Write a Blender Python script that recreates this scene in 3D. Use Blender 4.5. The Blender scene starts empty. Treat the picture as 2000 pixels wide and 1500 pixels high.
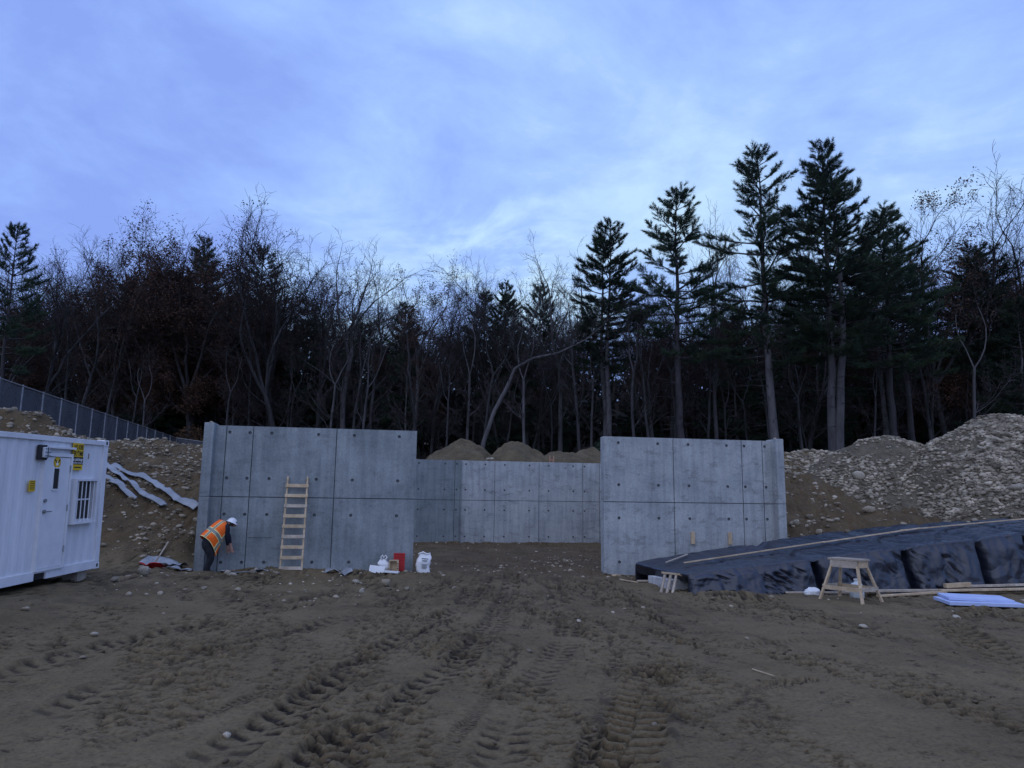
import bpy, bmesh, math, random
import numpy as np
from mathutils import Vector, Matrix, geometry

scene = bpy.context.scene
COL = scene.collection
R = math.radians

# ------------------------------------------------------------------ camera
PITCH, ROLL, CAM_Z = R(9.0), R(0.75), 1.78
cam_d = bpy.data.cameras.new('camera')
cam_d.sensor_width = 36.0
cam_d.lens = 36.0 * 1445.0 / 2000.0
cam_d.clip_start, cam_d.clip_end = 0.1, 2000.0
cam = bpy.data.objects.new('camera', cam_d)
COL.objects.link(cam)
_f = Vector((0, math.cos(PITCH), math.sin(PITCH)))
_r0 = Vector((1, 0, 0))
_u0 = _r0.cross(_f)
_r = math.cos(ROLL) * _r0 + math.sin(ROLL) * _u0
_u = -math.sin(ROLL) * _r0 + math.cos(ROLL) * _u0
_m = Matrix((_r, _u, -_f)).transposed().to_4x4()
_m.translation = Vector((0, 0, CAM_Z))
cam.matrix_world = _m
scene.camera = cam

# ------------------------------------------------------------------ sky, sun, exposure
SUN_EL, SUN_AZ = R(48), R(200)          # soft brightest part of the overcast, high behind the camera
world = bpy.data.worlds.new('World')
scene.world = world
world.use_nodes = True
nt = world.node_tree
nt.nodes.clear()
def wn(kind, **kw):
    n = nt.nodes.new(kind)
    for k, v in kw.items():
        setattr(n, k, v)
    return n
def wmath(op, a, b=None, clamp=False):
    n = wn('ShaderNodeMath', operation=op, use_clamp=clamp)
    for i, v in enumerate((a, b)):
        if v is None: continue
        if isinstance(v, (int, float)): n.inputs[i].default_value = v
        else: nt.links.new(v, n.inputs[i])
    return n.outputs[0]
w_out = wn('ShaderNodeOutputWorld')
w_tc = wn('ShaderNodeTexCoord')
w_sep = wn('ShaderNodeSeparateXYZ')
nt.links.new(w_tc.outputs['Generated'], w_sep.inputs[0])
zz = wmath('ADD', wmath('MAXIMUM', w_sep.outputs[2], 0.0), 0.22)
w_comb = wn('ShaderNodeCombineXYZ')
nt.links.new(wmath('DIVIDE', w_sep.outputs[0], zz), w_comb.inputs[0])
nt.links.new(wmath('DIVIDE', w_sep.outputs[1], zz), w_comb.inputs[1])
def wnoise(scale, detail, rough, off, distort=0.0):
    mp = wn('ShaderNodeMapping')
    mp.inputs['Location'].default_value = off
    nt.links.new(w_comb.outputs[0], mp.inputs[0])
    n = wn('ShaderNodeTexNoise')
    n.inputs['Scale'].default_value = scale
    n.inputs['Detail'].default_value = detail
    n.inputs['Roughness'].default_value = rough
    n.inputs['Distortion'].default_value = distort
    nt.links.new(mp.outputs[0], n.inputs['Vector'])
    return n.outputs['Fac']
n_big = wnoise(0.75, 3, 0.5, (2.3, 0.7, 0.0), 0.2)
n_mid = wnoise(2.1, 8, 0.58, (5.1, 3.3, 0.0), 0.5)
n_fine = wnoise(5.5, 8, 0.62, (1.7, 9.3, 0.0), 0.3)
w_dot = wn('ShaderNodeVectorMath', operation='DOT_PRODUCT')
w_dot.inputs[1].default_value = Vector((-0.06, 0.93, 0.36)).normalized()
nt.links.new(w_tc.outputs['Generated'], w_dot.inputs[0])
glow = wmath('POWER', wmath('MAXIMUM', w_dot.outputs['Value'], 0.0), 5.0)          # the last light, ahead over the wood
cl = wmath('ADD', wmath('MULTIPLY', n_big, 0.55), wmath('ADD', wmath('MULTIPLY', n_mid, 0.50), wmath('MULTIPLY', n_fine, 0.20)))
brk = wn('ShaderNodeVectorMath', operation='DOT_PRODUCT')
brk.inputs[1].default_value = Vector((-0.02, 0.93, 0.33)).normalized()
nt.links.new(w_tc.outputs['Generated'], brk.inputs[0])
lobe = wmath('MULTIPLY', wmath('POWER', wmath('MAXIMUM', brk.outputs['Value'], 0.0), 130.0), wmath('MULTIPLY', wmath('SUBTRACT', n_mid, 0.44), 1.0))
cl = wmath('ADD', cl, wmath('MAXIMUM', lobe, 0.0))                                # pale breaks in the cloud low over the wood
cl = wmath('ADD', wmath('ADD', wmath('MULTIPLY', cl, 1.40), -0.265), wmath('MULTIPLY', wmath('SUBTRACT', glow, 0.45), 0.12))
ramp = wn('ShaderNodeValToRGB')
cr = ramp.color_ramp
cr.elements[0].position = 0.46; cr.elements[0].color = (0.245, 0.37, 0.86, 1)
cr.elements[1].position = 0.86; cr.elements[1].color = (0.52, 0.74, 1.0, 1)
e = cr.elements.new(0.58); e.color = (0.295, 0.455, 0.95, 1)
e = cr.elements.new(0.70); e.color = (0.365, 0.56, 0.98, 1)
nt.links.new(cl, ramp.inputs[0])
w_sky = wn('ShaderNodeTexSky', sky_type='NISHITA', sun_disc=False)
w_sky.sun_elevation = SUN_EL
w_sky.sun_rotation = SUN_AZ
w_b1 = wn('ShaderNodeBackground'); w_b1.inputs[1].default_value = 1.04
w_b2 = wn('ShaderNodeBackground'); w_b2.inputs[1].default_value = 0.006
nt.links.new(ramp.outputs[0], w_b1.inputs[0])
nt.links.new(w_sky.outputs[0], w_b2.inputs[0])
w_add = wn('ShaderNodeAddShader')
nt.links.new(w_b1.outputs[0], w_add.inputs[0]); nt.links.new(w_b2.outputs[0], w_add.inputs[1])
nt.links.new(w_add.outputs[0], w_out.inputs[0])

sun_d = bpy.data.lights.new('sun', 'SUN')
sun_d.energy = 0.85
sun_d.angle = R(110)
sun_d.color = (1.0, 0.90, 0.80)
sun = bpy.data.objects.new('sun', sun_d)
COL.objects.link(sun)
_sd = Vector((math.sin(SUN_AZ) * math.cos(SUN_EL), math.cos(SUN_AZ) * math.cos(SUN_EL), math.sin(SUN_EL)))
sun.rotation_euler = _sd.to_track_quat('Z', 'Y').to_euler()

scene.view_settings.view_transform = 'Standard'
scene.view_settings.look = 'None'
scene.view_settings.exposure = 0.0
scene.view_settings.gamma = 1.0
scene.view_settings.use_curve_mapping = False

# ------------------------------------------------------------------ helpers
def tag(o, label=None, cat=None, group=None, kind=None):
    if label: o['label'] = label
    if cat: o['category'] = cat
    if group: o['group'] = group
    if kind: o['kind'] = kind
    return o

def obj(name, me, parent=None, loc=None, rot=None):
    o = bpy.data.objects.new(name, me)
    COL.objects.link(o)
    if parent is not None: o.parent = parent
    if loc is not None: o.location = loc
    if rot is not None: o.rotation_euler = rot
    return o

def empty(name, loc=(0, 0, 0), rot=(0, 0, 0), parent=None):
    return obj(name, None, parent, loc, rot)

def np_mesh(name, v, f, mat=None, smooth=False, attrs=None):
    """v (n,3) floats, f (m,k) ints, all faces with k corners"""
    v = np.asarray(v, np.float32); f = np.asarray(f, np.int32)
    me = bpy.data.meshes.new(name)
    k = f.shape[1]
    me.vertices.add(len(v)); me.vertices.foreach_set('co', v.ravel())
    me.loops.add(f.size); me.loops.foreach_set('vertex_index', f.ravel())
    me.polygons.add(len(f))
    me.polygons.foreach_set('loop_start', np.arange(0, f.size, k, dtype=np.int32))
    if smooth: me.polygons.foreach_set('use_smooth', np.ones(len(f), bool))
    if attrs:
        for an, av in attrs.items():
            at = me.attributes.new(an, 'FLOAT', 'POINT')
            at.data.foreach_set('value', np.asarray(av, np.float32))
    me.update(calc_edges=True)
    if mat is not None: me.materials.append(mat)
    return me

class MB:
    """collects shapes for ONE mesh"""
    def __init__(s): s.v = []; s.f = []
    def add(s, vs, fs):
        b = len(s.v); s.v += [tuple(p) for p in vs]; s.f += [tuple(i + b for i in q) for q in fs]; return s
    def box(s, x0, x1, y0, y1, z0, z1, M=None):
        vs = [(x, y, z) for z in (z0, z1) for y in (y0, y1) for x in (x0, x1)]
        if M is not None: vs = [tuple(M @ Vector(p)) for p in vs]
        return s.add(vs, [(0, 2, 3, 1), (4, 5, 7, 6), (0, 1, 5, 4), (2, 6, 7, 3), (0, 4, 6, 2), (1, 3, 7, 5)])
    def bar(s, a, b, w, h, up=(0, 0, 1)):
        a, b = Vector(a), Vector(b); d = (b - a).normalized(); up = Vector(up)
        x = d.cross(up)
        if x.length < 1e-4: x = d.cross(Vector((1, 0, 0)))
        x.normalize(); z = x.cross(d)
        vs = [p + x * (i * w / 2) + z * (j * h / 2) for p in (a, b) for i, j in ((-1, -1), (1, -1), (1, 1), (-1, 1))]
        return s.add(vs, [(3, 2, 1, 0), (4, 5, 6, 7), (0, 1, 5, 4), (1, 2, 6, 5), (2, 3, 7, 6), (3, 0, 4, 7)])
    def tube(s, pts, rad, k=8, cap=True):
        pts = [Vector(p) for p in pts]; n = len(pts)
        rad = rad if isinstance(rad, (list, tuple)) else [rad] * n
        vs = []; fs = []
        x = None
        for i, p in enumerate(pts):
            d = (pts[min(i + 1, n - 1)] - pts[max(i - 1, 0)]).normalized()
            if x is None:
                x = d.cross(Vector((0, 0, 1)))
                if x.length < 1e-3: x = d.cross(Vector((1, 0, 0)))
            x = (x - d * x.dot(d)).normalized(); y = d.cross(x)
            for j in range(k):
                a = 2 * math.pi * j / k
                vs.append(p + (x * math.cos(a) + y * math.sin(a)) * rad[i])
        for i in range(n - 1):
            for j in range(k):
                fs.append((i * k + j, i * k + (j + 1) % k, (i + 1) * k + (j + 1) % k, (i + 1) * k + j))
        if cap:
            fs.append(tuple(range(k - 1, -1, -1))); fs.append(tuple(range((n - 1) * k, n * k)))
        return s.add(vs, fs)
    def mesh(s, name, mat=None, smooth=False, bevel=0.0):
        me = bpy.data.meshes.new(name)
        me.from_pydata(s.v, [], s.f)
        if bevel > 0:
            bm = bmesh.new(); bm.from_mesh(me)
            bmesh.ops.bevel(bm, geom=[e for e in bm.edges if e.is_manifold and e.calc_face_angle(0) > 0.6],
                            offset=bevel, segments=2, affect='EDGES', profile=0.6)
            bm.to_mesh(me); bm.free()
        if smooth: me.shade_smooth()
        if mat is not None: me.materials.append(mat)
        me.update()
        return me
    def build(s, name, mat=None, parent=None, loc=None, rot=None, smooth=False, bevel=0.0):
        return obj(name, s.mesh(name, mat, smooth, bevel), parent, loc, rot)

# ------------------------------------------------------------------ materials
def material(name, cols, scale=4.0, detail=6.0, rough=0.9, bump=0.0, bscale=30.0, coord='Object', stretch=(1, 1, 1),
             metallic=0.0, spec=0.3, rough2=None, rnd=0.0, lo=0.35, hi=0.65, bdist=0.02, fine=0.0):
    m = bpy.data.materials.new(name)
    m.use_nodes = True
    n = m.node_tree; L = n.links.new
    b = n.nodes['Principled BSDF']
    b.inputs['Roughness'].default_value = rough
    b.inputs['Metallic'].default_value = metallic
    b.inputs['Specular IOR Level'].default_value = spec
    if coord == 'World':
        src = n.nodes.new('ShaderNodeNewGeometry').outputs['Position']
    else:
        src = n.nodes.new('ShaderNodeTexCoord').outputs[coord]
    mp = n.nodes.new('ShaderNodeMapping'); mp.inputs['Scale'].default_value = stretch
    L(src, mp.inputs[0])
    nz = n.nodes.new('ShaderNodeTexNoise'); nz.inputs['Scale'].default_value = scale; nz.inputs['Detail'].default_value = detail
    nz.inputs['Roughness'].default_value = 0.6
    L(mp.outputs[0], nz.inputs['Vector'])
    rp = n.nodes.new('ShaderNodeValToRGB')
    cols = cols if isinstance(cols[0], (tuple, list)) else [cols, cols]
    els = rp.color_ramp.elements
    els[0].position = lo; els[0].color = (*cols[0], 1)
    els[1].position = hi; els[1].color = (*cols[-1], 1)
    for i, c in enumerate(cols[1:-1]):
        e = els.new(lo + (hi - lo) * (i + 1) / (len(cols) - 1)); e.color = (*c, 1)
    L(nz.outputs['Fac'], rp.inputs[0])
    out = rp.outputs[0]
    if fine > 0:
        n2 = n.nodes.new('ShaderNodeTexNoise'); n2.inputs['Scale'].default_value = scale * 9; n2.inputs['Detail'].default_value = 4
        L(mp.outputs[0], n2.inputs['Vector'])
        mr = n.nodes.new('ShaderNodeMapRange'); mr.inputs[1].default_value = 0.3; mr.inputs[2].default_value = 0.7
        mr.inputs[3].default_value = 1 - fine; mr.inputs[4].default_value = 1 + fine
        L(n2.outputs['Fac'], mr.inputs[0])
        hs = n.nodes.new('ShaderNodeVectorMath'); hs.operation = 'SCALE'
        L(out, hs.inputs[0]); L(mr.outputs[0], hs.inputs['Scale']); out = hs.outputs[0]
    if rnd > 0:
        oi = n.nodes.new('ShaderNodeObjectInfo')
        mr = n.nodes.new('ShaderNodeMapRange'); mr.inputs[3].default_value = 1 - rnd; mr.inputs[4].default_value = 1 + rnd
        L(oi.outputs['Random'], mr.inputs[0])
        hs = n.nodes.new('ShaderNodeVectorMath'); hs.operation = 'SCALE'
        L(out, hs.inputs[0]); L(mr.outputs[0], hs.inputs['Scale']); out = hs.outputs[0]
    L(out, b.inputs['Base Color'])
    if rough2 is not None:
        mr = n.nodes.new('ShaderNodeMapRange'); mr.inputs[3].default_value = rough; mr.inputs[4].default_value = rough2
        L(nz.outputs['Fac'], mr.inputs[0]); L(mr.outputs[0], b.inputs['Roughness'])
    if bump > 0:
        bn = n.nodes.new('ShaderNodeTexNoise'); bn.inputs['Scale'].default_value = bscale; bn.inputs['Detail'].default_value = 6
        L(mp.outputs[0], bn.inputs['Vector'])
        bp = n.nodes.new('ShaderNodeBump'); bp.inputs['Strength'].default_value = bump; bp.inputs['Distance'].default_value = bdist
        L(bn.outputs['Fac'], bp.inputs['Height']); L(bp.outputs[0], b.inputs['Normal'])
    return m

M = {}
M['stone'] = material('stone', [(0.13, 0.108, 0.078), (0.26, 0.22, 0.16), (0.44, 0.38, 0.285)], 7, bump=0.4, bscale=25, rnd=0.42, lo=0.25, hi=0.75)
M['pebble'] = material('pebble', [(0.09, 0.075, 0.052), (0.24, 0.205, 0.150), (0.50, 0.435, 0.33)], 2.6, 2, coord='World', rough=0.9, lo=0.33, hi=0.68)
M['pale_stone'] = material('pale_stone', [(0.25, 0.218, 0.165), (0.42, 0.375, 0.295)], 6, bump=0.3, bscale=25, rnd=0.2)
M['clod'] = material('clod', [(0.045, 0.033, 0.022), (0.13, 0.10, 0.068)], 3, coord='World')
M['mound_soil'] = material('mound_soil', [(0.075, 0.058, 0.032), (0.125, 0.099, 0.058)], 1.5, 8, bump=1.0, bscale=9, coord='World', bdist=0.06, fine=0.25)
M['pile_soil'] = material('pile_soil', [(0.07, 0.057, 0.036), (0.13, 0.108, 0.072)], 2.5, 8, bump=0.9, bscale=9, coord='World', bdist=0.08, fine=0.3)
M['bark'] = material('bark', [(0.024, 0.023, 0.025), (0.056, 0.054, 0.056)], 3, 6, bump=0.5, bscale=16, stretch=(1, 1, 0.2), rnd=0.35)
M['pale_bark'] = material('pale_bark', [(0.050, 0.048, 0.050), (0.098, 0.094, 0.096)], 3, 6, bump=0.4, bscale=14, stretch=(1, 1, 0.25), rnd=0.2)
M['twig'] = material('twig', [(0.018, 0.016, 0.016), (0.036, 0.031, 0.031)], 1.5, 2, rnd=0.3)
M['pale_twig'] = material('pale_twig', [(0.026, 0.022, 0.022), (0.048, 0.041, 0.041)], 1.5, 2, rnd=0.2)
M['needle'] = material('needle', [(0.012, 0.026, 0.016), (0.026, 0.048, 0.028), (0.045, 0.066, 0.032)], 0.7, 3, rnd=0.3, rough=0.8)
M['oak_leaf'] = material('oak_leaf', [(0.030, 0.016, 0.012), (0.055, 0.030, 0.020), (0.080, 0.043, 0.028)], 0.9, 3, rnd=0.25)
M['undergrowth'] = material('undergrowth', [(0.020, 0.023, 0.025), (0.034, 0.036, 0.036), (0.048, 0.040, 0.036)], 0.35, 4, coord='World')
M['brush'] = material('brush', [(0.06, 0.032, 0.018), (0.12, 0.07, 0.035)], 2, 3, rnd=0.3)
M['lumber'] = material('lumber', [(0.38, 0.28, 0.17), (0.56, 0.44, 0.29)], 5, 6, rough=0.75, bump=0.2, bscale=30, stretch=(1, 1, 1), rnd=0.12, fine=0.12)
M['grey_lumber'] = material('grey_lumber', [(0.30, 0.25, 0.19), (0.50, 0.43, 0.34)], 5, 6, rough=0.8, bump=0.2, bscale=30, rnd=0.15, fine=0.15)
M['steel'] = material('steel', [(0.25, 0.26, 0.27), (0.36, 0.37, 0.38)], 4, rough=0.5, metallic=0.6)
M['black'] = material('black', (0.02, 0.02, 0.022), rough=0.5)
M['dark_glass'] = material('dark_glass', [(0.012, 0.014, 0.017), (0.02, 0.024, 0.03)], 2, rough=0.25, spec=0.4)
M['poly_sheet'] = material('poly_sheet', [(0.20, 0.22, 0.24), (0.33, 0.35, 0.37)], 3, 6, rough=0.5, bump=0.3, bscale=12, coord='World')
M['white_plastic'] = material('white_plastic', [(0.68, 0.70, 0.70), (0.80, 0.80, 0.79)], 6, rough=0.45, bump=0.2, bscale=20)
M['red'] = material('red', [(0.36, 0.02, 0.025), (0.46, 0.03, 0.03)], 5, rough=0.6)
M['blue_print'] = material('blue_print', (0.05, 0.14, 0.5), rough=0.5)
M['dark_print'] = material('dark_print', (0.10, 0.12, 0.15), rough=0.7)
# ------------------------------------------------------------------ noise and terrain
_rs = np.random.RandomState(7)
_perm = _rs.permutation(512)
_ga = _rs.rand(512) * 2 * math.pi
_gx, _gy = np.cos(_ga), np.sin(_ga)
def perlin(x, y):
    xi = np.floor(x).astype(np.int64); yi = np.floor(y).astype(np.int64)
    xf = x - xi; yf = y - yi
    def g(ix, iy, dx, dy):
        h = _perm[(ix + _perm[iy & 511]) & 511]
        return _gx[h] * dx + _gy[h] * dy
    u = xf * xf * xf * (xf * (xf * 6 - 15) + 10); v = yf * yf * yf * (yf * (yf * 6 - 15) + 10)
    a = g(xi, yi, xf, yf); b = g(xi + 1, yi, xf - 1, yf)
    c = g(xi, yi + 1, xf, yf - 1); d = g(xi + 1, yi + 1, xf - 1, yf - 1)
    return (a + u * (b - a) + v * ((c + u * (d - c)) - (a + u * (b - a)))) * 1.5
def fbm(x, y, o=4, gain=0.5):
    r = 0; a = 1.0
    for i in range(o):
        r = r + a * perlin(x + 17.3 * i, y - 9.1 * i); x = x * 2.03; y = y * 2.03; a *= gain
    return r
def sstep(a, b, x):
    t = np.clip((x - a) / (b - a), 0, 1); return t * t * (3 - 2 * t)
def gauss(x, y, cx, cy, rx, ry=None):
    ry = ry or rx
    return np.exp(-((x - cx) / rx) ** 2 - ((y - cy) / ry) ** 2)

WA = R(9.7); CA, SA = math.cos(WA), math.sin(WA)
WALL_O = (0.0, 20.26)                     # s = 0 on the front face line of the two front walls
def wall_st(x, y):
    return x * CA + (y - WALL_O[1]) * SA, -x * SA + (y - WALL_O[1]) * CA
def wall_xy(s, t):
    return s * CA - t * SA, WALL_O[1] + s * SA + t * CA

def terrain(x, y):
    """broad shape of the ground, without ruts and clods"""
    x = np.asarray(x, float); y = np.asarray(y, float)
    s, t = wall_st(x, y)
    z = -0.06 + 0.05 * fbm(x * 0.16, y * 0.16, 3)
    z = z + 0.24 * sstep(-4.5, -8.5, x) * (1 - 0.35 * sstep(16.5, 18.5, y))              # rises towards the container
    z = z + 0.10 * gauss(x, y, -4.6, 19.1, 2.2, 0.6)                                     # earth in front of the left wall
    z = z - 0.20 * gauss(s, t, -7.4, -0.35, 0.75, 0.45)                                 # dug out corner
    z = z - 0.17 * gauss(x, y, 3.2, 20.2, 1.6, 0.9) - 0.08 * gauss(x, y, 6.5, 20.5, 3, 1.2)
    z = z + 0.13 * gauss(x, y, 4.5, 15.6, 0.9, 0.35)                                     # little hump by the sheet
    inside = np.maximum(np.abs(s) - 8.05, t - 14.5)
    m_out = sstep(0.0, 0.55, inside)
    # left bank
    t1 = -0.55 * (x + 9.0) + 0.835 * (y - 18.6)
    hb = 3.55 * np.clip(t1 / 8.6, 0, 1); hb = hb + 0.25 * np.clip((t1 - 8.6) / 10, 0, 1)
    hb = hb * (1 - sstep(2, 6, x))
    hb = hb + np.where(t1 > 0, 0.16 * fbm(x * 0.7, y * 0.7, 4) * sstep(0, 2, t1), 0)
    # spoil ridge behind the container
    hb = np.maximum(hb, 0)
    d_r = -(x + 13.8) * 0.45 + (y - 20.0) * 0.89
    l_r = (x + 13.8) * 0.89 + (y - 20.0) * 0.45
    ridge = (4.0 - 0.27 * np.clip(l_r, -3, 9)) * np.exp(-(d_r / 1.9) ** 2) * sstep(3.0, 1.5, l_r) * sstep(-30, -18, l_r)
    ridge = ridge * (1 + 0.07 * fbm(x * 0.9, y * 0.9, 3))
    hb = np.maximum(hb, ridge)
    # right bank
    hr = (0.45 + 3.6 * np.clip((y - 0.06 * (x - 9) - 21.6) / 10.2, 0, 1)) * sstep(21.0, 22.4, y) * sstep(7.4, 8.2, s)
    hr = hr + np.where(hr > 0.2, 0.15 * fbm(x * 0.6, y * 0.6, 4), 0)
    # behind
    hk = 3.42 * sstep(14.2, 14.6, t) + 0.06 * fbm(x * 0.5, y * 0.5, 3)
    bank = np.maximum(np.maximum(hb, hr), np.where(t > 14.2, hk, 0))
    z = z + m_out * bank
    z = z + 0.05 * np.clip(y - 38, 0, 22) + 0.11 * np.clip(y - 60, 0, 60)
    z = z + np.where(y > 40, 0.25 * fbm(x * 0.08, y * 0.08, 3), 0)
    return z
# ------------------------------------------------------------------ ground sheet with wheel ruts
def spaced(lo, hi, f):
    r = [lo]
    while r[-1] < hi: r.append(r[-1] + f(r[-1]))
    return r
xs = spaced(-240, 240, lambda x: 0.024 if -7.0 <= x < 7.6 else (0.05 if -13.5 <= x < 14.5 else max(0.12, 0.05 * (abs(x) - 12))))
ys = spaced(-60, 300, lambda y: (2.0 if y < 0 else 0.3) if y < 4.2 else (max(0.018, 0.00062 * y * y) if y < 22 else (0.22 if y < 40 else 0.06 * (y - 36))))
GX, GY = np.meshgrid(np.array(xs), np.array(ys))
gx, gy = GX.ravel(), GY.ravel()
gz = terrain(gx, gy)
near = (gy > 3.5) & (gy < 40) & (np.abs(gx) < 16)
churn_shade = np.zeros_like(gz)
nx_, ny_ = gx[near], gy[near]
s_, t_ = wall_st(nx_, ny_)
_, t_all = s_, t_
# churned soil: strongest in front of the walls and in the gateway, calmer in the foreground
rough_w = 0.35 + 0.65 * sstep(10, 16, ny_) * (1 - 0.5 * sstep(1.0, 6.0, nx_) * sstep(19, 15, ny_))
patch = np.clip(0.5 + 1.1 * fbm(nx_ * 0.45 + 40, ny_ * 0.45, 3), 0, 1)
rid = 1 - np.abs(fbm(nx_ * 2.2 + 3 + 0.6 * ny_, ny_ * 1.1 - 5, 4)) * 1.6          # ridged, drawn out along the driving direction
h = rough_w * (0.040 * fbm(nx_ * 1.3, ny_ * 1.3, 4) + 0.040 * patch * (rid - 0.6) + 0.022 * patch * fbm(nx_ * 7, ny_ * 5, 3))
h += 0.007 * fbm(nx_ * 11, ny_ * 11, 2) + 0.012 * fbm(nx_ * 0.9 + 11, ny_ * 0.5, 3)
# broken crust: sharp-edged hollows with their shade put into the colour, gathered in bands along the driving lines
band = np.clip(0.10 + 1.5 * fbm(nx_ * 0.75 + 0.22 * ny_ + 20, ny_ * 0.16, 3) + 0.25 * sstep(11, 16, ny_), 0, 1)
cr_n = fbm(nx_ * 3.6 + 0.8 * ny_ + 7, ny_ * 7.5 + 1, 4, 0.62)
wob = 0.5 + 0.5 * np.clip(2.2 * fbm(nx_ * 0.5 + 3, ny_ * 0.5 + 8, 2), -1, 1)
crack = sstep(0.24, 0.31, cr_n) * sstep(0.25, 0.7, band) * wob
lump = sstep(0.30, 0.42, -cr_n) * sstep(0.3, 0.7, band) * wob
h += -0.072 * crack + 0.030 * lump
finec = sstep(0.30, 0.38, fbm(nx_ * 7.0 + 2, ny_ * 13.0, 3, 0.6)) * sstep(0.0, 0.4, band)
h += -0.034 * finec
ch = np.clip(rough_w * patch * sstep(0.75, 0.2, rid) * 0.5 + 0.95 * crack + 0.7 * finec, 0, 1)  # colour mask: churned soil, plus shade painted into hollows and cracks

# (points, half width, depth, lug pitch, lug height, chevron, strength pattern)
TRACKS = [
    ([(0.1, 21), (0.0, 15.1), (-0.25, 11.5), (-0.56, 9.04), (-0.98, 7.04), (-1.34, 5.88), (-1.7, 4.9)], 0.20, 0.030, 0.24, 0.030, 0.5, 1.0),
    ([(-0.6, 20), (-0.83, 13.1), (-1.2, 11.3), (-1.54, 9.9), (-1.87, 7.28), (-2.1, 5.9), (-2.2, 4.9)], 0.22, 0.030, 0.26, 0.030, 0.5, 0.9),
    ([(-1.3, 17.5), (-2.41, 12.3), (-3.2, 10), (-3.85, 8.42), (-3.95, 6.7), (-4.0, 5)], 0.22, 0.026, 0.25, 0.026, 0.5, 0.8),
    ([(-3.0, 16.5), (-4.3, 12), (-5.0, 9.5), (-5.2, 7.5), (-5.2, 5)], 0.22, 0.024, 0.25, 0.024, 0.5, 0.7),
    ([(1.62, 8.5), (1.48, 8.08), (1.25, 7.3), (1.05, 6.6), (0.80, 5.7), (0.6, 4.8)], 0.27, 0.030, 0.20, 0.045, 0.40, 1.4),
    ([(0.9, 11), (0.55, 9.2), (0.24, 7.7), (0.04, 6.5), (-0.2, 5)], 0.20, 0.016, 0.20, 0.022, 0.45, 0.8),
    ([(1.2, 20.5), (1.7, 17.5), (2.06, 16.5), (2.45, 12.5), (2.52, 9.84), (2.46, 8.4), (2.38, 7.5), (2.13, 6.54), (1.8, 5.78), (1.5, 5)], 0.10, 0.016, 0.045, 0.005, 0.2, 0.8),
    ([(3.9, 8.7), (3.2, 8.15), (2.6, 7.65), (2.0, 7.2), (1.5, 6.7)], 0.11, 0.014, 0.05, 0.008, 0.2, 0.8),
    ([(1.3, 7.1), (1.8, 7.4), (2.4, 7.75), (3.3, 8.3)], 0.09, 0.018, 0.06, 0.008, 0.2, 0.7),
    ([(3.3, 7.6), (2.7, 7.0), (2.2, 6.6)], 0.13, 0.014, 0.09, 0.022, 0.5, 0.7),
    ([(9.2, 14.2), (7.85, 13.2), (6.9, 11.8), (6.46, 10.7), (6.1, 9.4), (5.8, 8)], 0.24, 0.040, 0.26, 0.045, 0.45, 1.4),
    ([(-0.2, 16), (-0.12, 14), (-0.3, 12.2), (-0.62, 9.6)], 0.17, 0.020, 0.05, 0.006, 0.25, 0.5),
    ([(6.5, 13), (5.0, 11.2), (3.6, 10.3), (2.4, 10.0)], 0.14, 0.016, 0.11, 0.018, 0.5, 0.6),
    ([(4.7, 7.3), (5.2, 6.4), (5.1, 5.4)], 0.2, 0.02, 0.14, 0.02, 0.5, 0.6),
    ([(0.5, 22), (0.45, 16), (0.3, 12), (0.05, 9), (-0.3, 6.8), (-0.6, 5)], 0.07, 0.020, 0.06, 0.006, 0.2, 0.9),
    ([(-0.3, 22), (-0.5, 15), (-1.0, 11.5), (-1.9, 8.6), (-2.8, 6.6), (-3.4, 5)], 0.08, 0.020, 0.07, 0.006, 0.2, 0.9),
    ([(-0.8, 21), (-1.6, 15), (-2.9, 11), (-4.4, 8.2), (-5.6, 6)], 0.08, 0.018, 0.07, 0.006, 0.2, 0.8),
    ([(0.9, 22), (1.3, 16), (1.5, 12), (1.35, 9.5), (0.9, 7.2), (0.4, 5)], 0.08, 0.018, 0.07, 0.006, 0.2, 0.8),
    ([(1.5, 21), (2.4, 16.5), (3.6, 13), (5.2, 10.5), (7.0, 8.8)], 0.08, 0.018, 0.07, 0.006, 0.2, 0.8),
    ([(-1.2, 18), (-3.2, 13.6), (-5.4, 10.8), (-7.4, 9.2)], 0.09, 0.020, 0.08, 0.008, 0.3, 0.8),
    ([(8.5, 12.2), (6.2, 11.4), (4.0, 11.0), (2.2, 11.2)], 0.07, 0.018, 0.07, 0.006, 0.2, 0.8),
    ([(5.6, 6.2), (4.4, 8.0), (3.6, 10), (3.2, 12.5), (3.4, 15)], 0.08, 0.016, 0.07, 0.006, 0.2, 0.7),
    ([(0.75, 21), (0.95, 16), (1.0, 13), (0.9, 11)], 0.22, 0.035, 0.16, 0.03, 0.6, 0.9),
]
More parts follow.
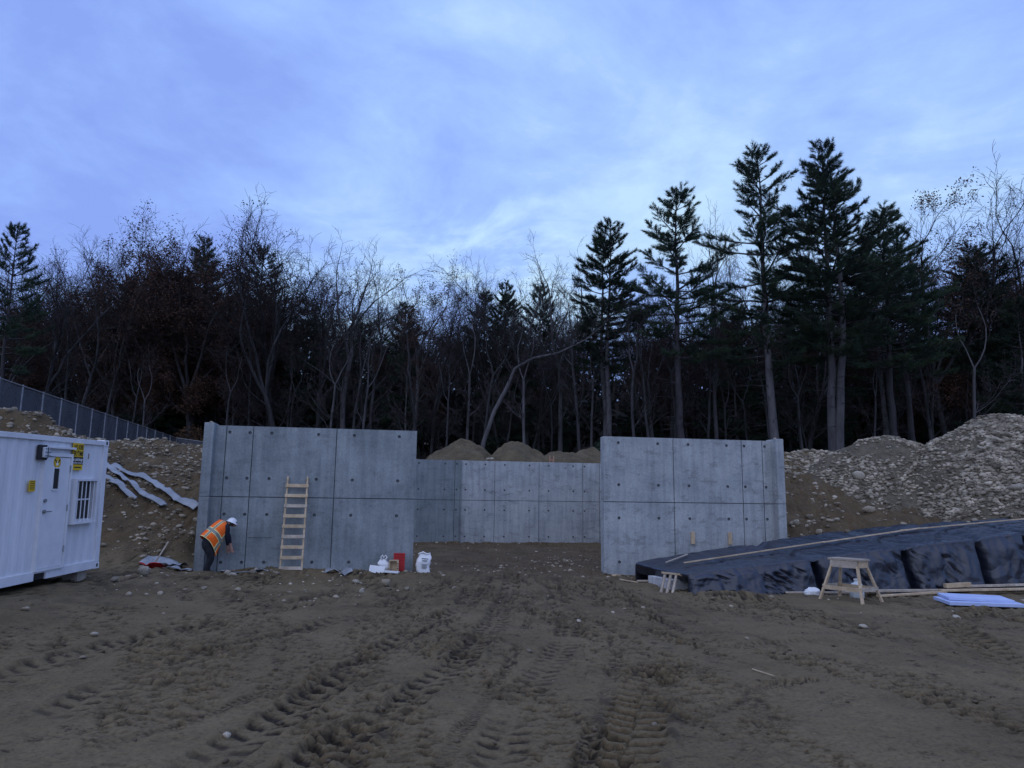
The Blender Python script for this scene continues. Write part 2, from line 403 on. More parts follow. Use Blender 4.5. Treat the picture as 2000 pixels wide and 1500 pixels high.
for ti, (pts, hw, dep, pitch, lug, chev, cs) in enumerate(TRACKS):
    P = np.array(pts, float)
    seg = np.r_[0, np.cumsum(np.hypot(*np.diff(P, axis=0).T))]
    q = np.arange(0, seg[-1], 0.06)
    # smooth the polyline
    px_ = np.interp(q, seg, P[:, 0]); py_ = np.interp(q, seg, P[:, 1])
    kern = np.hanning(25); kern /= kern.sum()
    px_ = np.convolve(np.pad(px_, 12, mode='edge'), kern, 'valid'); py_ = np.convolve(np.pad(py_, 12, mode='edge'), kern, 'valid')
    px_ += 0.05 * perlin(q * 0.7, q * 0 + ti * 3.7)
    W = hw * 2.2
    sel = np.where((nx_ > px_.min() - W) & (nx_ < px_.max() + W) & (ny_ > py_.min() - W) & (ny_ < py_.max() + W))[0]
    ax, ay = nx_[sel], ny_[sel]
    best = np.full(len(sel), 1e9); bi = np.zeros(len(sel), int)
    for c0 in range(0, len(sel), 20000):
        sl = slice(c0, c0 + 20000)
        d2 = (ax[sl, None] - px_[None]) ** 2 + (ay[sl, None] - py_[None]) ** 2
        i = d2.argmin(1); bi[sl] = i; best[sl] = d2[np.arange(len(i)), i]
    keep = best < W * W
    sel, bi = sel[keep], bi[keep]; ax, ay = ax[keep], ay[keep]
    tx = np.gradient(px_); ty = np.gradient(py_); tl = np.hypot(tx, ty); tx /= tl; ty /= tl
    dx, dy = ax - px_[bi], ay - py_[bi]
    side = dx * ty[bi] - dy * tx[bi]
    al = q[bi] + dx * tx[bi] + dy * ty[bi]
    side = side + 0.03 * perlin(al * 3, side * 2 + ti)
    u = np.abs(side) / hw
    amp = np.clip((0.55 if ti < 3 else 0.30) + 1.1 * fbm(al * 0.55 + ti * 9.7, al * 0 + 2.2 * ti, 2) + 0.35 * cs, 0.05, 1.25)
    inside_t = sstep(1.08, 0.86, u)
    berm = np.exp(-((u - 1.18) / 0.2) ** 2)
    ph = (al + chev * np.abs(side) + 0.5 * pitch * (side > 0) + 0.02 * perlin(al * 6, side * 6)) / pitch
    saw = ph - np.floor(ph)
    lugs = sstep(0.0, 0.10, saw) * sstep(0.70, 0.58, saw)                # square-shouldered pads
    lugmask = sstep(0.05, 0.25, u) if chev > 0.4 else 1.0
    h[sel] += amp * (-1.15 * dep * inside_t * (1 - 0.12 * u) + (1.8 if ti in (4, 10) else 0.65) * lug * inside_t * (lugs - 0.55) * lugmask + 1.2 * dep * berm * (0.6 + 0.8 * perlin(al * 5, side * 5)))
    h[sel] *= 1
    ch[sel] = np.maximum(ch[sel], amp * cs * (1.1 * inside_t * (1 - lugs) * lugmask + 0.4 * berm * sstep(0.0, 0.35, perlin(al * 2.6, side * 4 + ti))))  # shade of the tread slots painted in, and churned berms
# fine ground in front of walls stays below them; banks get clods
h *= 1 - 0.5 * sstep(14.4, 15.0, t_)
bank_w = sstep(0.5, 1.2, gz[near] + 0.06)
h += bank_w * 0.045 * fbm(nx_ * 5.5, ny_ * 5.5, 3, 0.6)
h += bank_w * (0.10 * fbm(nx_ * 1.7, ny_ * 1.7, 5, 0.6) + 0.05 * (1 - np.abs(fbm(nx_ * 3.1, ny_ * 3.1, 3)) * 2))
gz[near] += h
churn_shade[near] = np.clip(ch, 0, 1)
red = np.zeros_like(gz)
red[near] = np.clip(sstep(8.2, 9.2, s_) * sstep(20, 22, ny_) * sstep(3.7, 2.7, gz[near]) + 0.75 * sstep(17, 21.5, ny_) * (np.abs(s_) < 8.2) * sstep(-4.2, -2.0, s_)
                    * sstep(15, 13, t_) + 0.25 * sstep(9, 16, ny_) * sstep(4.5, 1.5, np.abs(nx_ - 0.3)) + 0.8 * sstep(-8.0, -9.0, s_) * sstep(0.2, 0.8, gz[near]), 0, 1)
GROUND_Z = gz.reshape(GX.shape)
_xa, _ya = np.array(xs), np.array(ys)
def ground_z(x, y):
    """height of the finished ground"""
    i = int(np.clip(np.searchsorted(_xa, x) - 1, 0, len(_xa) - 2)); j = int(np.clip(np.searchsorted(_ya, y) - 1, 0, len(_ya) - 2))
    fx = (x - _xa[i]) / (_xa[i + 1] - _xa[i]); fy = (y - _ya[j]) / (_ya[j + 1] - _ya[j])
    g = GROUND_Z
    return float((g[j, i] * (1 - fx) + g[j, i + 1] * fx) * (1 - fy) + (g[j + 1, i] * (1 - fx) + g[j + 1, i + 1] * fx) * fy)

nr, nc = GX.shape
ii = (np.arange(nr - 1)[:, None] * nc + np.arange(nc - 1)[None]).ravel()
gf = np.stack([ii, ii + 1, ii + nc + 1, ii + nc], 1)

gm = bpy.data.materials.new('dirt'); gm.use_nodes = True
g_n = gm.node_tree; GL = g_n.links.new
gb = g_n.nodes['Principled BSDF']; gb.inputs['Roughness'].default_value = 0.95; gb.inputs['Specular IOR Level'].default_value = 0.2
g_pos = g_n.nodes.new('ShaderNodeNewGeometry').outputs['Position']
def gnoise(scale, detail, stretch=(1, 1, 1), rough=0.6):
    mp = g_n.nodes.new('ShaderNodeMapping'); mp.inputs['Scale'].default_value = stretch
    GL(g_pos, mp.inputs[0])
    n = g_n.nodes.new('ShaderNodeTexNoise'); n.inputs['Scale'].default_value = scale; n.inputs['Detail'].default_value = detail; n.inputs['Roughness'].default_value = rough
    GL(mp.outputs[0], n.inputs['Vector']); return n.outputs['Fac']
def gramp(fac, stops):
    r = g_n.nodes.new('ShaderNodeValToRGB'); e = r.color_ramp.elements
    e[0].position, e[0].color = stops[0][0], (*stops[0][1], 1); e[1].position, e[1].color = stops[-1][0], (*stops[-1][1], 1)
    for p, c in stops[1:-1]:
        k = e.new(p); k.color = (*c, 1)
    GL(fac, r.inputs[0]); return r.outputs[0]
def gmix(f, a, b, mode='MIX'):
    m = g_n.nodes.new('ShaderNodeMix'); m.data_type = 'RGBA'; m.blend_type = mode
    if isinstance(f, float): m.inputs[0].default_value = f
    else: GL(f, m.inputs[0])
    for k, v in ((6, a), (7, b)):
        if isinstance(v, tuple): m.inputs[k].default_value = (*v, 1)
        else: GL(v, m.inputs[k])
    return m.outputs[2]
def gattr(nm):
    a = g_n.nodes.new('ShaderNodeAttribute'); a.attribute_name = nm; return a.outputs['Fac']
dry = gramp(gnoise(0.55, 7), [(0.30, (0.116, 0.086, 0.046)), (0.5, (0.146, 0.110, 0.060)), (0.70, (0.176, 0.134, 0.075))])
loose = gramp(gnoise(3.0, 6), [(0.3, (0.012, 0.009, 0.006)), (0.7, (0.034, 0.025, 0.016))])  # near black, for churned soil and the shade painted into ruts
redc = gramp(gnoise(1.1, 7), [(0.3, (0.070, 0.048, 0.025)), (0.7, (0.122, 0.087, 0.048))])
base = gmix(gattr('churn_shade'), dry, loose)
base = gmix(gattr('red'), base, redc)
speck = gramp(gnoise(26, 6, rough=0.75), [(0.30, (0.52, 0.51, 0.50)), (0.48, (1, 1, 1)), (0.72, (1.32, 1.32, 1.32))])
base = gmix(1.0, base, speck, 'MULTIPLY')
darker = gramp(gnoise(6.0, 9, (1, 1, 1), 0.7), [(0.36, (0.34, 0.33, 0.32)), (0.43, (0.93, 0.93, 0.93)), (0.7, (1.0, 1.0, 1.0))])
where = gramp(gnoise(0.7, 4, (1, 0.5, 1)), [(0.40, (0.15, 0.15, 0.15)), (0.58, (1, 1, 1))])
base = gmix(where, base, gmix(1.0, base, darker, 'MULTIPLY'))                       # darker crumbs lying in patches
GL(base, gb.inputs['Base Color'])
bmp1 = g_n.nodes.new('ShaderNodeBump'); bmp1.inputs['Strength'].default_value = 1.0; bmp1.inputs['Distance'].default_value = 0.03
GL(gnoise(9, 9, (1, 0.6, 1), 0.65), bmp1.inputs['Height'])
bmp2 = g_n.nodes.new('ShaderNodeBump'); bmp2.inputs['Strength'].default_value = 0.7; bmp2.inputs['Distance'].default_value = 0.006
GL(gnoise(70, 5), bmp2.inputs['Height']); GL(bmp1.outputs[0], bmp2.inputs['Normal'])
GL(bmp2.outputs[0], gb.inputs['Normal'])
ground = obj('ground', np_mesh('ground', np.stack([gx, gy, gz], 1), gf, gm, True, {'churn_shade': churn_shade, 'red': red}))
tag(ground, 'bare brown earth of the building site, rutted by wheels, with banks', kind='structure')

# ------------------------------------------------------------------ stones
def stone_mesh(name, seed, mat, sub=2, flat=0.62):
    bm = bmesh.new(); bmesh.ops.create_icosphere(bm, subdivisions=sub, radius=1.0)
    rg = random.Random(seed)
    dirs = [(Vector((rg.gauss(0, 1), rg.gauss(0, 1), rg.gauss(0, 1))).normalized(), rg.uniform(0.5, 0.9)) for _ in range(9)]
    sx, sy, sz = 1.0, rg.uniform(0.6, 0.95), flat * rg.uniform(0.8, 1.2)
    for v in bm.verts:
        p = v.co.copy()
        for d, c in dirs:                                    # cut by planes and soften: water-worn boulder
            k = p.dot(d) - c
            if k > 0: p -= d * k * 0.88
        p *= 1 + 0.05 * rg.uniform(-1, 1)
        v.co = Vector((p.x * sx, p.y * sy, p.z * sz))
    me = bpy.data.meshes.new(name); bm.to_mesh(me); bm.free(); me.shade_smooth(); me.materials.append(mat)
    return me
STONES = [stone_mesh('stone', 10 + i, M['stone']) for i in range(8)]
PALE = [stone_mesh('pale_stone', 40 + i, M['pale_stone']) for i in range(4)]
SMALL = []
for i in range(6):
    bm = bmesh.new(); bmesh.ops.create_icosphere(bm, subdivisions=1, radius=1.0)
    rg = random.Random(90 + i); sy, sz = rg.uniform(0.6, 0.95), rg.uniform(0.45, 0.7)
    SMALL.append((np.array([(v.co.x * rg.uniform(.85, 1.1), v.co.y * sy * rg.uniform(.85, 1.1), v.co.z * sz * rg.uniform(.85, 1.1)) for v in bm.verts]),
                  np.array([[v.index for v in f.verts] for f in bm.faces]))); bm.free()
def place_stone(x, y, r, parent=None, name='stone', z=None, rg=random, meshes=None, sink=0.25, tilt=0.35):
    o = obj(name, rg.choice(meshes or STONES), parent)
    zz = ground_z(x, y) if z is None else z
    o.location = (x, y, zz + r * (0.55 - sink))
    o.rotation_euler = (rg.uniform(-tilt, tilt), rg.uniform(-tilt, tilt), rg.uniform(0, 6.28))
    o.scale = (r, r, r)
    return o
def stone_field(name, pts, mat, parent=None):
    """pts: (x, y, z, r) rows joined into one mesh"""
    V = []; Fc = []; b = 0
    rs = np.random.RandomState(len(pts))
    for (x, y, z, r) in pts:
        v, f = SMALL[rs.randint(6)]
        a, tl = rs.rand() * 6.28, (rs.rand() - .5) * 1.0
        c_, s_2 = math.cos(a), math.sin(a)
        w = v * r
        w = np.stack([w[:, 0], w[:, 1] * math.cos(tl) - w[:, 2] * math.sin(tl), w[:, 1] * math.sin(tl) + w[:, 2] * math.cos(tl)], 1)
        w = np.stack([w[:, 0] * c_ - w[:, 1] * s_2, w[:, 0] * s_2 + w[:, 1] * c_, w[:, 2]], 1) + (x, y, z)
        V.append(w); Fc.append(f + b); b += len(v)
    o = obj(name, np_mesh(name, np.concatenate(V), np.concatenate(Fc), mat, True), parent)
    o['kind'] = 'stuff'
    return o
rg = random.Random(5)
# ------------------------------------------------------------------ concrete walls
def concrete(name, dark, light, stain=0.55):
    m = bpy.data.materials.new(name); m.use_nodes = True
    n = m.node_tree; L = n.links.new; b = n.nodes['Principled BSDF']
    b.inputs['Roughness'].default_value = 0.82; b.inputs['Specular IOR Level'].default_value = 0.25
    pos = n.nodes.new('ShaderNodeNewGeometry').outputs['Position']
    def nz(scale, detail, st, off=(0, 0, 0), rough=0.6):
        mp = n.nodes.new('ShaderNodeMapping'); mp.inputs['Scale'].default_value = st; mp.inputs['Location'].default_value = off; L(pos, mp.inputs[0])
        t = n.nodes.new('ShaderNodeTexNoise'); t.inputs['Scale'].default_value = scale; t.inputs['Detail'].default_value = detail; t.inputs['Roughness'].default_value = rough
        L(mp.outputs[0], t.inputs['Vector']); return t.outputs['Fac']
    def rmp(f, a, b_, lo, hi):
        r = n.nodes.new('ShaderNodeValToRGB'); e = r.color_ramp.elements
        e[0].position, e[0].color, e[1].position, e[1].color = lo, (*a, 1), hi, (*b_, 1); L(f, r.inputs[0]); return r.outputs[0]
    def mul(a, b_, f=1.0):
        x = n.nodes.new('ShaderNodeMix'); x.data_type = 'RGBA'; x.blend_type = 'MULTIPLY'; x.inputs[0].default_value = f
        L(a, x.inputs[6]); L(b_, x.inputs[7]); return x.outputs[2]
    c = rmp(nz(0.9, 8, (1, 1, 1.3), rough=0.65), dark, light, 0.32, 0.68)
    g = (stain,) * 3
    c = mul(c, rmp(nz(2.2, 9, (1, 1, 2.2), (7, 3, 1), 0.72), g, (1.04, 1.04, 1.04), 0.34, 0.47))           # damp blotches, lying in pour lines
    c = mul(c, rmp(nz(5.0, 6, (1.4, 1.4, 0.13), (3, 3, 3)), (0.80, 0.80, 0.82), (1.08, 1.08, 1.08), 0.36, 0.60), 0.8)   # run-down streaks
    c = mul(c, rmp(nz(22, 6, (1, 1, 1), rough=0.75), (0.80, 0.80, 0.80), (1.12, 1.12, 1.12), 0.33, 0.66))
    L(c, b.inputs['Base Color'])
    bp = n.nodes.new('ShaderNodeBump'); bp.inputs['Strength'].default_value = 0.35; bp.inputs['Distance'].default_value = 0.012
    L(nz(14, 8, (1, 1, 1)), bp.inputs['Height']); L(bp.outputs[0], b.inputs['Normal'])
    return m
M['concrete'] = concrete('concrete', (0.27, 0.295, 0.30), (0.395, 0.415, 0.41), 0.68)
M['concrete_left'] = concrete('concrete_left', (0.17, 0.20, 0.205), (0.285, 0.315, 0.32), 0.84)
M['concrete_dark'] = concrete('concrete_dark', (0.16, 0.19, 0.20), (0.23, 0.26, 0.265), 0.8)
M['concrete_pale'] = concrete('concrete_pale', (0.40, 0.41, 0.41), (0.54, 0.54, 0.52), 0.5)
M['joint'] = material('joint', (0.10, 0.115, 0.125), rough=0.95)
M['tie_grout'] = material('tie_grout', [(0.05, 0.058, 0.063), (0.10, 0.108, 0.115)], 6, rough=0.95)

TIE_R = 0.042
def cup_mesh(depth):
    mb = MB(); k = 12; vs = []
    for r, y in ((TIE_R + 0.004, 0.001), (TIE_R * 0.72, depth), (0.0, depth)):
        for j in range(k):
            a = 2 * math.pi * j / k; vs.append((r * math.cos(a), y, r * math.sin(a)))
    fs = [(i * k + j, (i + 1) * k + j, (i + 1) * k + (j + 1) % k, i * k + (j + 1) % k) for i in range(2) for j in range(k)]
    mb.add(vs, fs); return mb.mesh('tie_hole', M['tie_grout'], smooth=False)
CUPS = [cup_mesh(0.045), cup_mesh(0.03), cup_mesh(0.02)]
def panel(parent, x0, x1, z0, z1, yf, mat, ties=(), gap=0.011, thick=0.06, l_gap=True, r_gap=True, name='panel'):
    a0, a1, b0, b1 = x0 + (gap if l_gap else 0), x1 - (gap if r_gap else 0), z0 + gap, z1 - gap
    if z1 > 3.5: b1 = z1
    pts = [(a0, b0), (a1, b0), (a1, b1), (a0, b1)]; edges = [(0, 1), (1, 2), (2, 3), (3, 0)]
    holes = []
    for (hx, hz) in ties:
        hx = min(max(hx, a0 + 0.07), a1 - 0.07)
        if not (b0 + 0.06 < hz < b1 - 0.05): continue
        holes.append((hx, hz)); b = len(pts); k = 12
        for j in range(k):
            an = 2 * math.pi * j / k; pts.append((hx + TIE_R * math.cos(an), hz + TIE_R * math.sin(an))); edges.append((b + j, b + (j + 1) % k))
    v2, _, f2, *_ = geometry.delaunay_2d_cdt([Vector(p) for p in pts], edges, [], 0, 1e-5)
    mb = MB(); vs = [(p.x, yf, p.y) for p in v2]; fs = []
    for f in f2:
        c = sum((v2[i] for i in f), Vector((0, 0))) / len(f)
        if any((c - Vector(hh)).length < TIE_R * 0.99 for hh in holes): continue
        a, b, cc = (v2[i] for i in f[:3])
        crs = (b - a).cross(cc - a)
        fs.append(tuple(f) if crs > 0 else tuple(reversed(f)))          # normal to -y
    mb.add(vs, fs)
    y2 = yf + thick
    mb.add([(a0, yf, b0), (a1, yf, b0), (a1, yf, b1), (a0, yf, b1), (a0, y2, b0), (a1, y2, b0), (a1, y2, b1), (a0, y2, b1)],
           [(0, 4, 5, 1), (1, 5, 6, 2), (2, 6, 7, 3), (3, 7, 4, 0)])
    p = mb.build(name, mat, parent)
    for hx, hz in holes:
        c = obj('tie_hole', rg.choice(CUPS), p, (hx, yf, hz)); k = rg.uniform(0.95, 1.0); c.scale = (k, 1, k)
    return p
def cast_wall(label, xs_, ties_x, y0, mat, x_end0, x_end1, core=True, mats=None):
    w = empty('concrete_wall', (WALL_O[0], WALL_O[1], 0), (0, 0, WA))
    tag(w, label, 'wall', 'cast concrete walls of the open structure', 'thing')
    MB().box(x_end0 + 0.004, x_end1 - 0.004, y0 + 0.028, y0 + 0.297, -0.6, 3.604).build('wall_core', M['joint'], w)
    MB().box(x_end0, x_end1, y0 + 0.061, y0 + 0.30, -0.61, 3.61).build('wall_body', mat, w)
    tz = (0.17, 1.36, 2.27, 3.44)
    for i in range(len(xs_) - 1):
        a, b = xs_[i], xs_[i + 1]
        mt = mats[i] if mats else mat
        tx_ = [t for t in ties_x if a - 0.01 <= t < b - 0.01]
        for z0, z1 in ((-0.55, 1.80), (1.80, 3.61)):
            panel(w, a, b, z0, z1, y0, mt, [(t, z) for t in tx_ for z in tz], l_gap=i > 0, r_gap=i < len(xs_) - 2)
    return w
def pier(w, x0, x1, mat):
    for z0, z1 in ((-0.6, 1.795), (1.806, 3.655)):
        MB().box(x0, x1, -0.25, 0.31, z0, z1).build('pier', mat, w, bevel=0.012)
    MB().box(x0 + 0.02, x1 - 0.02, -0.23, 0.29, 1.79, 1.81).build('pier_joint', M['joint'], w)

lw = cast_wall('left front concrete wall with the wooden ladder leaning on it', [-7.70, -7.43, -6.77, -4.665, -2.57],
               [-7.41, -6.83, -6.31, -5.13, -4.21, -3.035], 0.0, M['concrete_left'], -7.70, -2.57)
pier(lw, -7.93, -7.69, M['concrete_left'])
crk = MB(); crk.box(-6.74, -6.16, -0.004, 0.02, 0.775, 0.79); crk.build('form_line', M['joint'], lw)
rw = cast_wall('right front concrete wall standing behind the black covered stack', [2.62, 4.67, 6.75, 7.39, 7.70],
               [3.05, 4.21, 5.12, 6.29, 6.83, 7.42], 0.0, M['concrete'], 2.62, 7.70)
pier(rw, 7.69, 7.93, M['concrete'])
MB().box(2.3, 8.2, -0.32, 0.6, -0.60, -0.235).build('footing', M['concrete'], rw, bevel=0.01)
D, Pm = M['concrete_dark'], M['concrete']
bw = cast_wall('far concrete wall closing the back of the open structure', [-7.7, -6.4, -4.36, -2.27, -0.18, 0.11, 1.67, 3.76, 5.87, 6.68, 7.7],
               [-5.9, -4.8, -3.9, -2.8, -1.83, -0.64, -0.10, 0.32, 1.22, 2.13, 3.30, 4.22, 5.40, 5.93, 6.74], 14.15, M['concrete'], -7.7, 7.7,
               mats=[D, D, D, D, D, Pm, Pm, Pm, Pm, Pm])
MB().box(0.085, 0.135, 14.10, 14.16, -0.5, 3.60).build('pour_edge', D, bw, bevel=0.01)
for sx, nm in ((-1, 'left'), (1, 'right')):
    w = empty('concrete_wall', (WALL_O[0], WALL_O[1], 0), (0, 0, WA))
    tag(w, '%s side concrete wall running back from the front wall to the far wall' % nm, 'wall', 'cast concrete walls of the open structure', 'thing')
    a, b = sorted((sx * 7.70, sx * 8.0))
    for k in range(6):
        y0 = 0.33 + k * 2.35
        for z0, z1 in ((-0.55, 1.79), (1.81, 3.60)):
            MB().box(a, b, y0, min(y0 + 2.33, 14.44), z0, z1).build('panel', M['concrete'], w)
# rubble of mortar on the pier tops
for s0, lab in ((-7.81, 'crumb of mortar lying on top of the left end pier'), (7.81, 'crumb of mortar lying on top of the right end pier')):
    x, y = wall_xy(s0, 0.0)
    o = place_stone(x, y, 0.06, z=3.655, name='mortar_crumb', rg=rg, sink=0.1); tag(o, lab, 'mortar crumb')

# wooden cleats fixed to the right wall
for s0, z0, z1, lab in ((5.19, 0.66, 1.0, 'left one of two short wood cleats on the right concrete wall'), (6.30, 0.65, 0.99, 'right one of two short wood cleats on the right concrete wall')):
    x, y = wall_xy(s0, -0.025)
    o = MB().box(-0.055, 0.055, -0.022, 0.022, z0, z1).build('wood_cleat', M['lumber'], None, (x, y, 0), (0, 0, WA), bevel=0.004)
    MB().tube([(0, -0.026, z1 - 0.06), (0, -0.02, z1 - 0.06)], 0.008).build('screw', M['steel'], o)
    MB().tube([(0, -0.026, z0 + 0.06), (0, -0.02, z0 + 0.06)], 0.008).build('screw', M['steel'], o)
    tag(o, lab, 'wood cleat', 'cleats on the right wall')

# ladder
lx, ly = wall_xy(-5.585, 0)
lad = empty('ladder', (lx, ly, 0), (0, 0, WA))
tag(lad, 'site-built wooden ladder leaning on the left concrete wall', 'ladder')
zb = min(ground_z(*wall_xy(-5.84, -0.5)), ground_z(*wall_xy(-5.33, -0.5))) - 0.02
def lp(sx, u): return Vector((sx, -0.42 + 0.40 * u - 0.03, zb + (2.33 - zb) * u))
for sx in (-0.245, 0.245):
    MB().bar(lp(sx * 1.06, 0), lp(sx, 1), 0.042, 0.085, (0, 1, 0)).build('rail', M['lumber'], lad, bevel=0.004)
for k in range(9):
    u = 0.03 + k * 0.109
    c = lp(0, u)
    MB().bar(c + Vector((-0.285, -0.055, 0)), c + Vector((0.285, -0.055, 0)), 0.022, 0.085, (0, 0.17, 1)).build('rung', M['lumber'] if k % 3 else M['grey_lumber'], lad, bevel=0.003)
# ------------------------------------------------------------------ site office container
M['white_paint'] = material('white_paint', [(0.60, 0.61, 0.63), (0.71, 0.72, 0.73)], 1.4, 7, rough=0.5, bump=0.12, bscale=5, stretch=(1, 1, 0.35), lo=0.30, hi=0.62, fine=0.05)
M['white_frame'] = material('white_frame', [(0.62, 0.63, 0.65), (0.72, 0.73, 0.74)], 3, 5, rough=0.45)
M['sign_yellow'] = material('sign_yellow', [(0.62, 0.40, 0.02), (0.70, 0.47, 0.03)], 6, rough=0.5)
M['sign_black'] = material('sign_black', (0.02, 0.018, 0.012), rough=0.5)
M['sign_white'] = material('sign_white', (0.78, 0.78, 0.76), rough=0.5)
M['rust'] = material('rust', [(0.16, 0.08, 0.05), (0.28, 0.18, 0.13)], 30, rough=0.9)
CLEN, CH, CW = 6.06, 2.50, 2.44
tilt = R(1.55)
ct = empty('office_container', (-8.10, 9.0, 0.215), (tilt, 0, R(0.4)))
tag(ct, 'white steel site office container with a door and a barred window', 'container')
# local: x = 0 long side facing right, y along, z up
def corr(y):
    p = (y % 0.27) / 0.27
    return 0 if p < 0.28 else ((p - 0.28) / 0.2 if p < 0.48 else (1 if p < 0.78 else 1 - (p - 0.78) / 0.22))
def corrugated(y0, y1, z0, z1, depth=0.009):
    ysn = sorted({y0, y1} | {k * 0.27 + o * 0.27 for k in range(30) for o in (0.0, 0.28, 0.48, 0.78) if y0 < k * 0.27 + o * 0.27 < y1})
    mb = MB(); vs = []
    for y in ysn: vs += [(-0.045 + depth * (1 - corr(y)), y, z0), (-0.045 + depth * (1 - corr(y)), y, z1)]
    mb.add(vs, [(2 * i, 2 * i + 2, 2 * i + 3, 2 * i + 1) for i in range(len(ysn) - 1)]); return mb
DY0, DY1, WY0, WY1 = 4.00, 4.84, 4.93, 5.66
sw = MB()
for a, b, z0, z1 in ((0.1, DY0, 0.15, CH - 0.10), (DY0, DY1, 2.19, CH - 0.10), (DY1, WY0, 0.15, CH - 0.10), (WY0, WY1, 0.15, 0.94), (WY0, WY1, 1.74, CH - 0.10), (WY1, CLEN - 0.1, 0.15, CH - 0.10)):
    c = corrugated(a, b, z0, z1); sw.add(c.v, c.f)
sw.build('side_wall', M['white_paint'], ct)
MB().box(-CW, -CW + 0.03, 0.1, CLEN - 0.1, 0.15, CH - 0.1).build('side_wall', M['white_paint'], ct)
for y in (0.02, CLEN - 0.05): MB().box(-CW + 0.1, -0.1, y, y + 0.03, 0.15, CH - 0.1).build('end_wall', M['white_paint'], ct)
MB().box(-CW + 0.05, -0.05, 0.05, CLEN - 0.05, CH - 0.06, CH - 0.03).build('roof', M['white_paint'], ct)
MB().box(-CW + 0.05, -0.05, 0.05, CLEN - 0.05, 0.10, 0.14).build('floor', M['black'], ct)
for x0 in (-0.065, -CW):
    MB().box(x0, x0 + 0.065, 0.16, CLEN - 0.16, CH - 0.10, CH - 0.012).build('top_rail', M['white_frame'], ct, bevel=0.006)
    m_ = MB()
    for a, b in ((0.16, 4.02), (4.36, CLEN - 0.16)): m_.box(x0 + 0.004, x0 + 0.061, a, b, 0.0, 0.15)
    m_.box(x0 + 0.005, x0 + 0.060, 4.02, 4.36, 0.118, 0.149)
    m_.build('bottom_rail', M['white_frame'], ct)
    MB().box(x0 + 0.01, x0 + 0.03, 4.022, 4.358, 0.005, 0.117).build('fork_pocket', M['black'], ct)
    for y in (0.0, CLEN - 0.16):
        MB().box(x0 + 0.001, x0 + 0.064, y + 0.002, y + 0.158, 0.12, CH - 0.12).build('corner_post', M['white_frame'], ct, bevel=0.005)
for x0 in (-0.16, -CW - 0.006):
    for y in (-0.006, CLEN - 0.156):
        for z in (-0.01, CH - 0.118):
            cc = MB().box(x0, x0 + 0.166, y, y + 0.162, z, z + 0.126).build('corner_casting', M['white_frame'], ct, bevel=0.008)
            MB().box(x0 + (0.1665 if x0 > -1 else -0.0015), x0 + (0.1675 if x0 > -1 else -0.0005), y + 0.05, y + 0.11, z + 0.035, z + 0.095).build('casting_hole', M['black'], cc)
for y in (0.15, CLEN - 0.45):
    for x0 in (-CW + 0.05, -0.45):
        wx, wy = -8.1 + x0, 9.0 + y
        MB().box(x0, x0 + 0.3, y, y + 0.3, -0.32, -0.012).build('support_block', M['grey_lumber'], ct)
# door
dr = MB().box(-0.05, 0.004, DY0 + 0.055, DY1 - 0.055, 0.19, 2.12).build('door', M['white_frame'], ct, bevel=0.006)
fr = MB()
fr.box(-0.06, 0.022, DY0, DY0 + 0.048, 0.15, 2.19); fr.box(-0.06, 0.022, DY1 - 0.048, DY1, 0.15, 2.19)
fr.box(-0.06, 0.0215, DY0 + 0.048, DY1 - 0.048, 2.13, 2.19); fr.box(-0.06, 0.03, DY0 + 0.048, DY1 - 0.048, 0.145, 0.185)
fr.build('door_frame', M['white_frame'], ct)
MB().box(-0.03, 0.055, DY0 - 0.02, DY1 + 0.02, 2.27, 2.31).build('drip_cap', M['white_frame'], ct, bevel=0.006)
MB().box(0.004, 0.006, DY0 + 0.30, DY0 + 0.46, 1.56, 1.92).build('pane', M['dark_glass'], dr)
g = MB()
for a, b, c, d in ((0.275, 0.30, 1.54, 1.94), (0.46, 0.485, 1.54, 1.94), (0.30, 0.46, 1.92, 1.94), (0.30, 0.46, 1.525, 1.56)): g.box(0.003, 0.016, DY0 + a, DY0 + b, c, d)
g.build('pane_frame', M['white_frame'], dr)
MB().tube([(0.0, DY0 + 0.11, 1.36), (0.035, DY0 + 0.11, 1.36)], 0.032, 14).build('deadbolt', M['steel'], dr)
hd = MB(); hd.tube([(0.0, DY0 + 0.11, 1.17), (0.03, DY0 + 0.11, 1.17)], 0.034, 14); hd.tube([(0.03, DY0 + 0.11, 1.17), (0.06, DY0 + 0.11, 1.17), (0.062, DY0 + 0.15, 1.17), (0.062, DY0 + 0.25, 1.168)], 0.011, 8)
hd.build('handle', M['steel'], dr)
for z in (0.42, 1.15, 1.86): MB().tube([(0.018, DY1 - 0.052, z), (0.018, DY1 - 0.052, z + 0.12)], 0.011, 8).build('hinge', M['steel'], dr)
